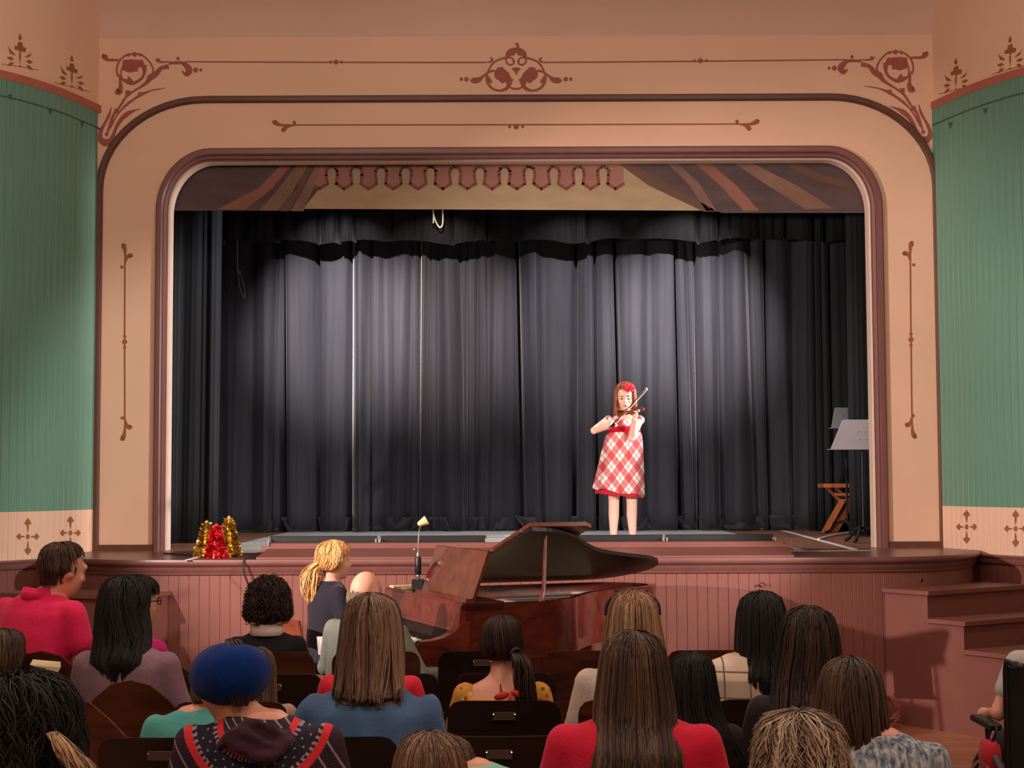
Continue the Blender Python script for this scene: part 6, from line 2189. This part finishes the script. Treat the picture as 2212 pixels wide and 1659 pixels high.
# violin held under the chin, pointing towards the right front
M_vio = wood('violin_varnish', (96, 40, 18), (150, 74, 34), 0.22, 3.0, (6, 6, 6), coat=0.5)
v0, v1 = G(1345, 893, -0.085), G(1386, 884, -0.43)
ax = (v1 - v0).normalized()
upv = Vector((-0.25, -0.15, 1)); upv = (upv - ax * upv.dot(ax)).normalized()
sd_ = ax.cross(upv)
vio = empty('violin', g0 + v0, 0.0, 'small brown violin tucked under the girl\'s chin', 'violin')
def VP(a, b, c):
    return ax * a + sd_ * b + upv * c
Lb = 0.27
def vw(t):
    return np.interp(t, [0, 0.04, 0.15, 0.30, 0.40, 0.50, 0.60, 0.72, 0.86, 0.96, 1.0], [0.02, 0.055, 0.079, 0.078, 0.058, 0.046, 0.052, 0.064, 0.062, 0.042, 0.015])
ts = np.linspace(0, 1, 34)
outl_v = [(t * Lb, vw(t)) for t in ts] + [(t * Lb, -vw(t)) for t in ts[::-1]]
mb = MB(); mb.prism([VP(a, b, -0.016) for a, b in outl_v], upv * 0.032); mb.build('body', M_vio, vio, smooth=True)
mb = MB(); mb.tube([VP(Lb * 0.94, 0, 0.010), VP(Lb + 0.10, 0, 0.008), VP(Lb + 0.13, 0, 0.004)], [0.012, 0.010, 0.011], 8); nk = mb.build('neck', M_vio, vio, smooth=True)
mb = MB(); mb.tube([VP(Lb + 0.13 + 0.014 * (1 - k / 16) * math.cos(k * 0.6), 0, -0.004 + 0.014 * (1 - k / 16) * math.sin(k * 0.6)) + ax * 0.045 * (k == 99) for k in range(14)], 0.007, 7); mb.build('scroll', M_vio, nk, smooth='all')
mb = MB(); mb.prism([VP(Lb * 0.62, -0.011, 0.022), VP(Lb * 0.62, 0.011, 0.022), VP(Lb + 0.10, 0.008, 0.022), VP(Lb + 0.10, -0.008, 0.022)], upv * 0.005); mb.build('fingerboard', M_ebony, vio)
mb = MB(); mb.prism([VP(Lb * 0.47, -0.018, 0.016), VP(Lb * 0.47, 0.018, 0.016), VP(Lb * 0.47, 0.012, 0.038), VP(Lb * 0.47, -0.012, 0.038)], ax * 0.004); mb.build('bridge', M_ivory, vio)
mb = MB(); mb.ell(VP(0.03, 0.03, 0.024), (0.032, 0.026, 0.012), 10, 7); mb.build('chin_rest', M_ebony, vio, smooth='all')
mb = MB(); mb.prism([VP(0.01, -0.008, 0.02), VP(0.01, 0.008, 0.02), VP(Lb * 0.34, 0.016, 0.026), VP(Lb * 0.34, -0.016, 0.026)], upv * 0.004); mb.build('tailpiece', M_ebony, vio)
for k in range(4):
    b = (k - 1.5) * 0.005
    mb = MB(); mb.tube([VP(Lb * 0.33, b, 0.031), VP(Lb * 0.478, b * 1.3, 0.040), VP(Lb + 0.11, b * 0.7, 0.028)], 0.0008, 4); mb.build('string', M_chrome, vio)
    mb = MB(); mb.tube([VP(Lb + 0.105 + k * 0.008, -0.024 * (1 if k % 2 else -1), 0.0), VP(Lb + 0.105 + k * 0.008, 0.0, 0.0)], [0.006, 0.003], 6); mb.build('peg', M_ebony, nk)
f0, f1 = G(1319, 921, -0.255), G(1396, 838, -0.34)
bd = (f1 - f0).normalized()
bow = empty('violin_bow', g0 + f0, 0.0, 'violin bow slanting up across the girl\'s chest', 'bow')
Lw = (f1 - f0).length
dn = Vector((0.5, -0.5, -0.5)); dn = (dn - bd * dn.dot(bd)).normalized()
mb = MB(); mb.tube([bd * (-0.02), bd * Lw * 0.5 + dn * 0.006, bd * Lw], [0.006, 0.0048, 0.004], 8); mb.build('stick', wood('bow_wood', (80, 34, 20), (120, 60, 36), 0.3), bow, smooth='all')
mb = MB(); mb.prism([bd * 0.03 + dn * 0.022 - bd.cross(dn) * 0.004, bd * 0.03 + dn * 0.022 + bd.cross(dn) * 0.004, bd * (Lw - 0.008) + dn * 0.018 + bd.cross(dn) * 0.003, bd * (Lw - 0.008) + dn * 0.018 - bd.cross(dn) * 0.003], dn * 0.002); mb.build('bow_hair', M_ivory, bow)
mb = MB(); mb.prism([bd * 0.0 - bd.cross(dn) * 0.006, bd * 0.045 - bd.cross(dn) * 0.006, bd * 0.04 + dn * 0.024 - bd.cross(dn) * 0.006, bd * 0.005 + dn * 0.024 - bd.cross(dn) * 0.006], bd.cross(dn) * 0.012); mb.build('frog', M_ebony, bow)
mb = MB(); mb.prism([bd * (Lw - 0.012) - bd.cross(dn) * 0.003, bd * (Lw + 0.006) - bd.cross(dn) * 0.003, bd * Lw + dn * 0.022 - bd.cross(dn) * 0.003, bd * (Lw - 0.010) + dn * 0.022 - bd.cross(dn) * 0.003], bd.cross(dn) * 0.006); mb.build('tip', M_ivory, bow)

finish_remesh()
for o in list(bpy.data.objects):
    for k in list(o.keys()):
        if k.startswith('_s'):
            del o[k]
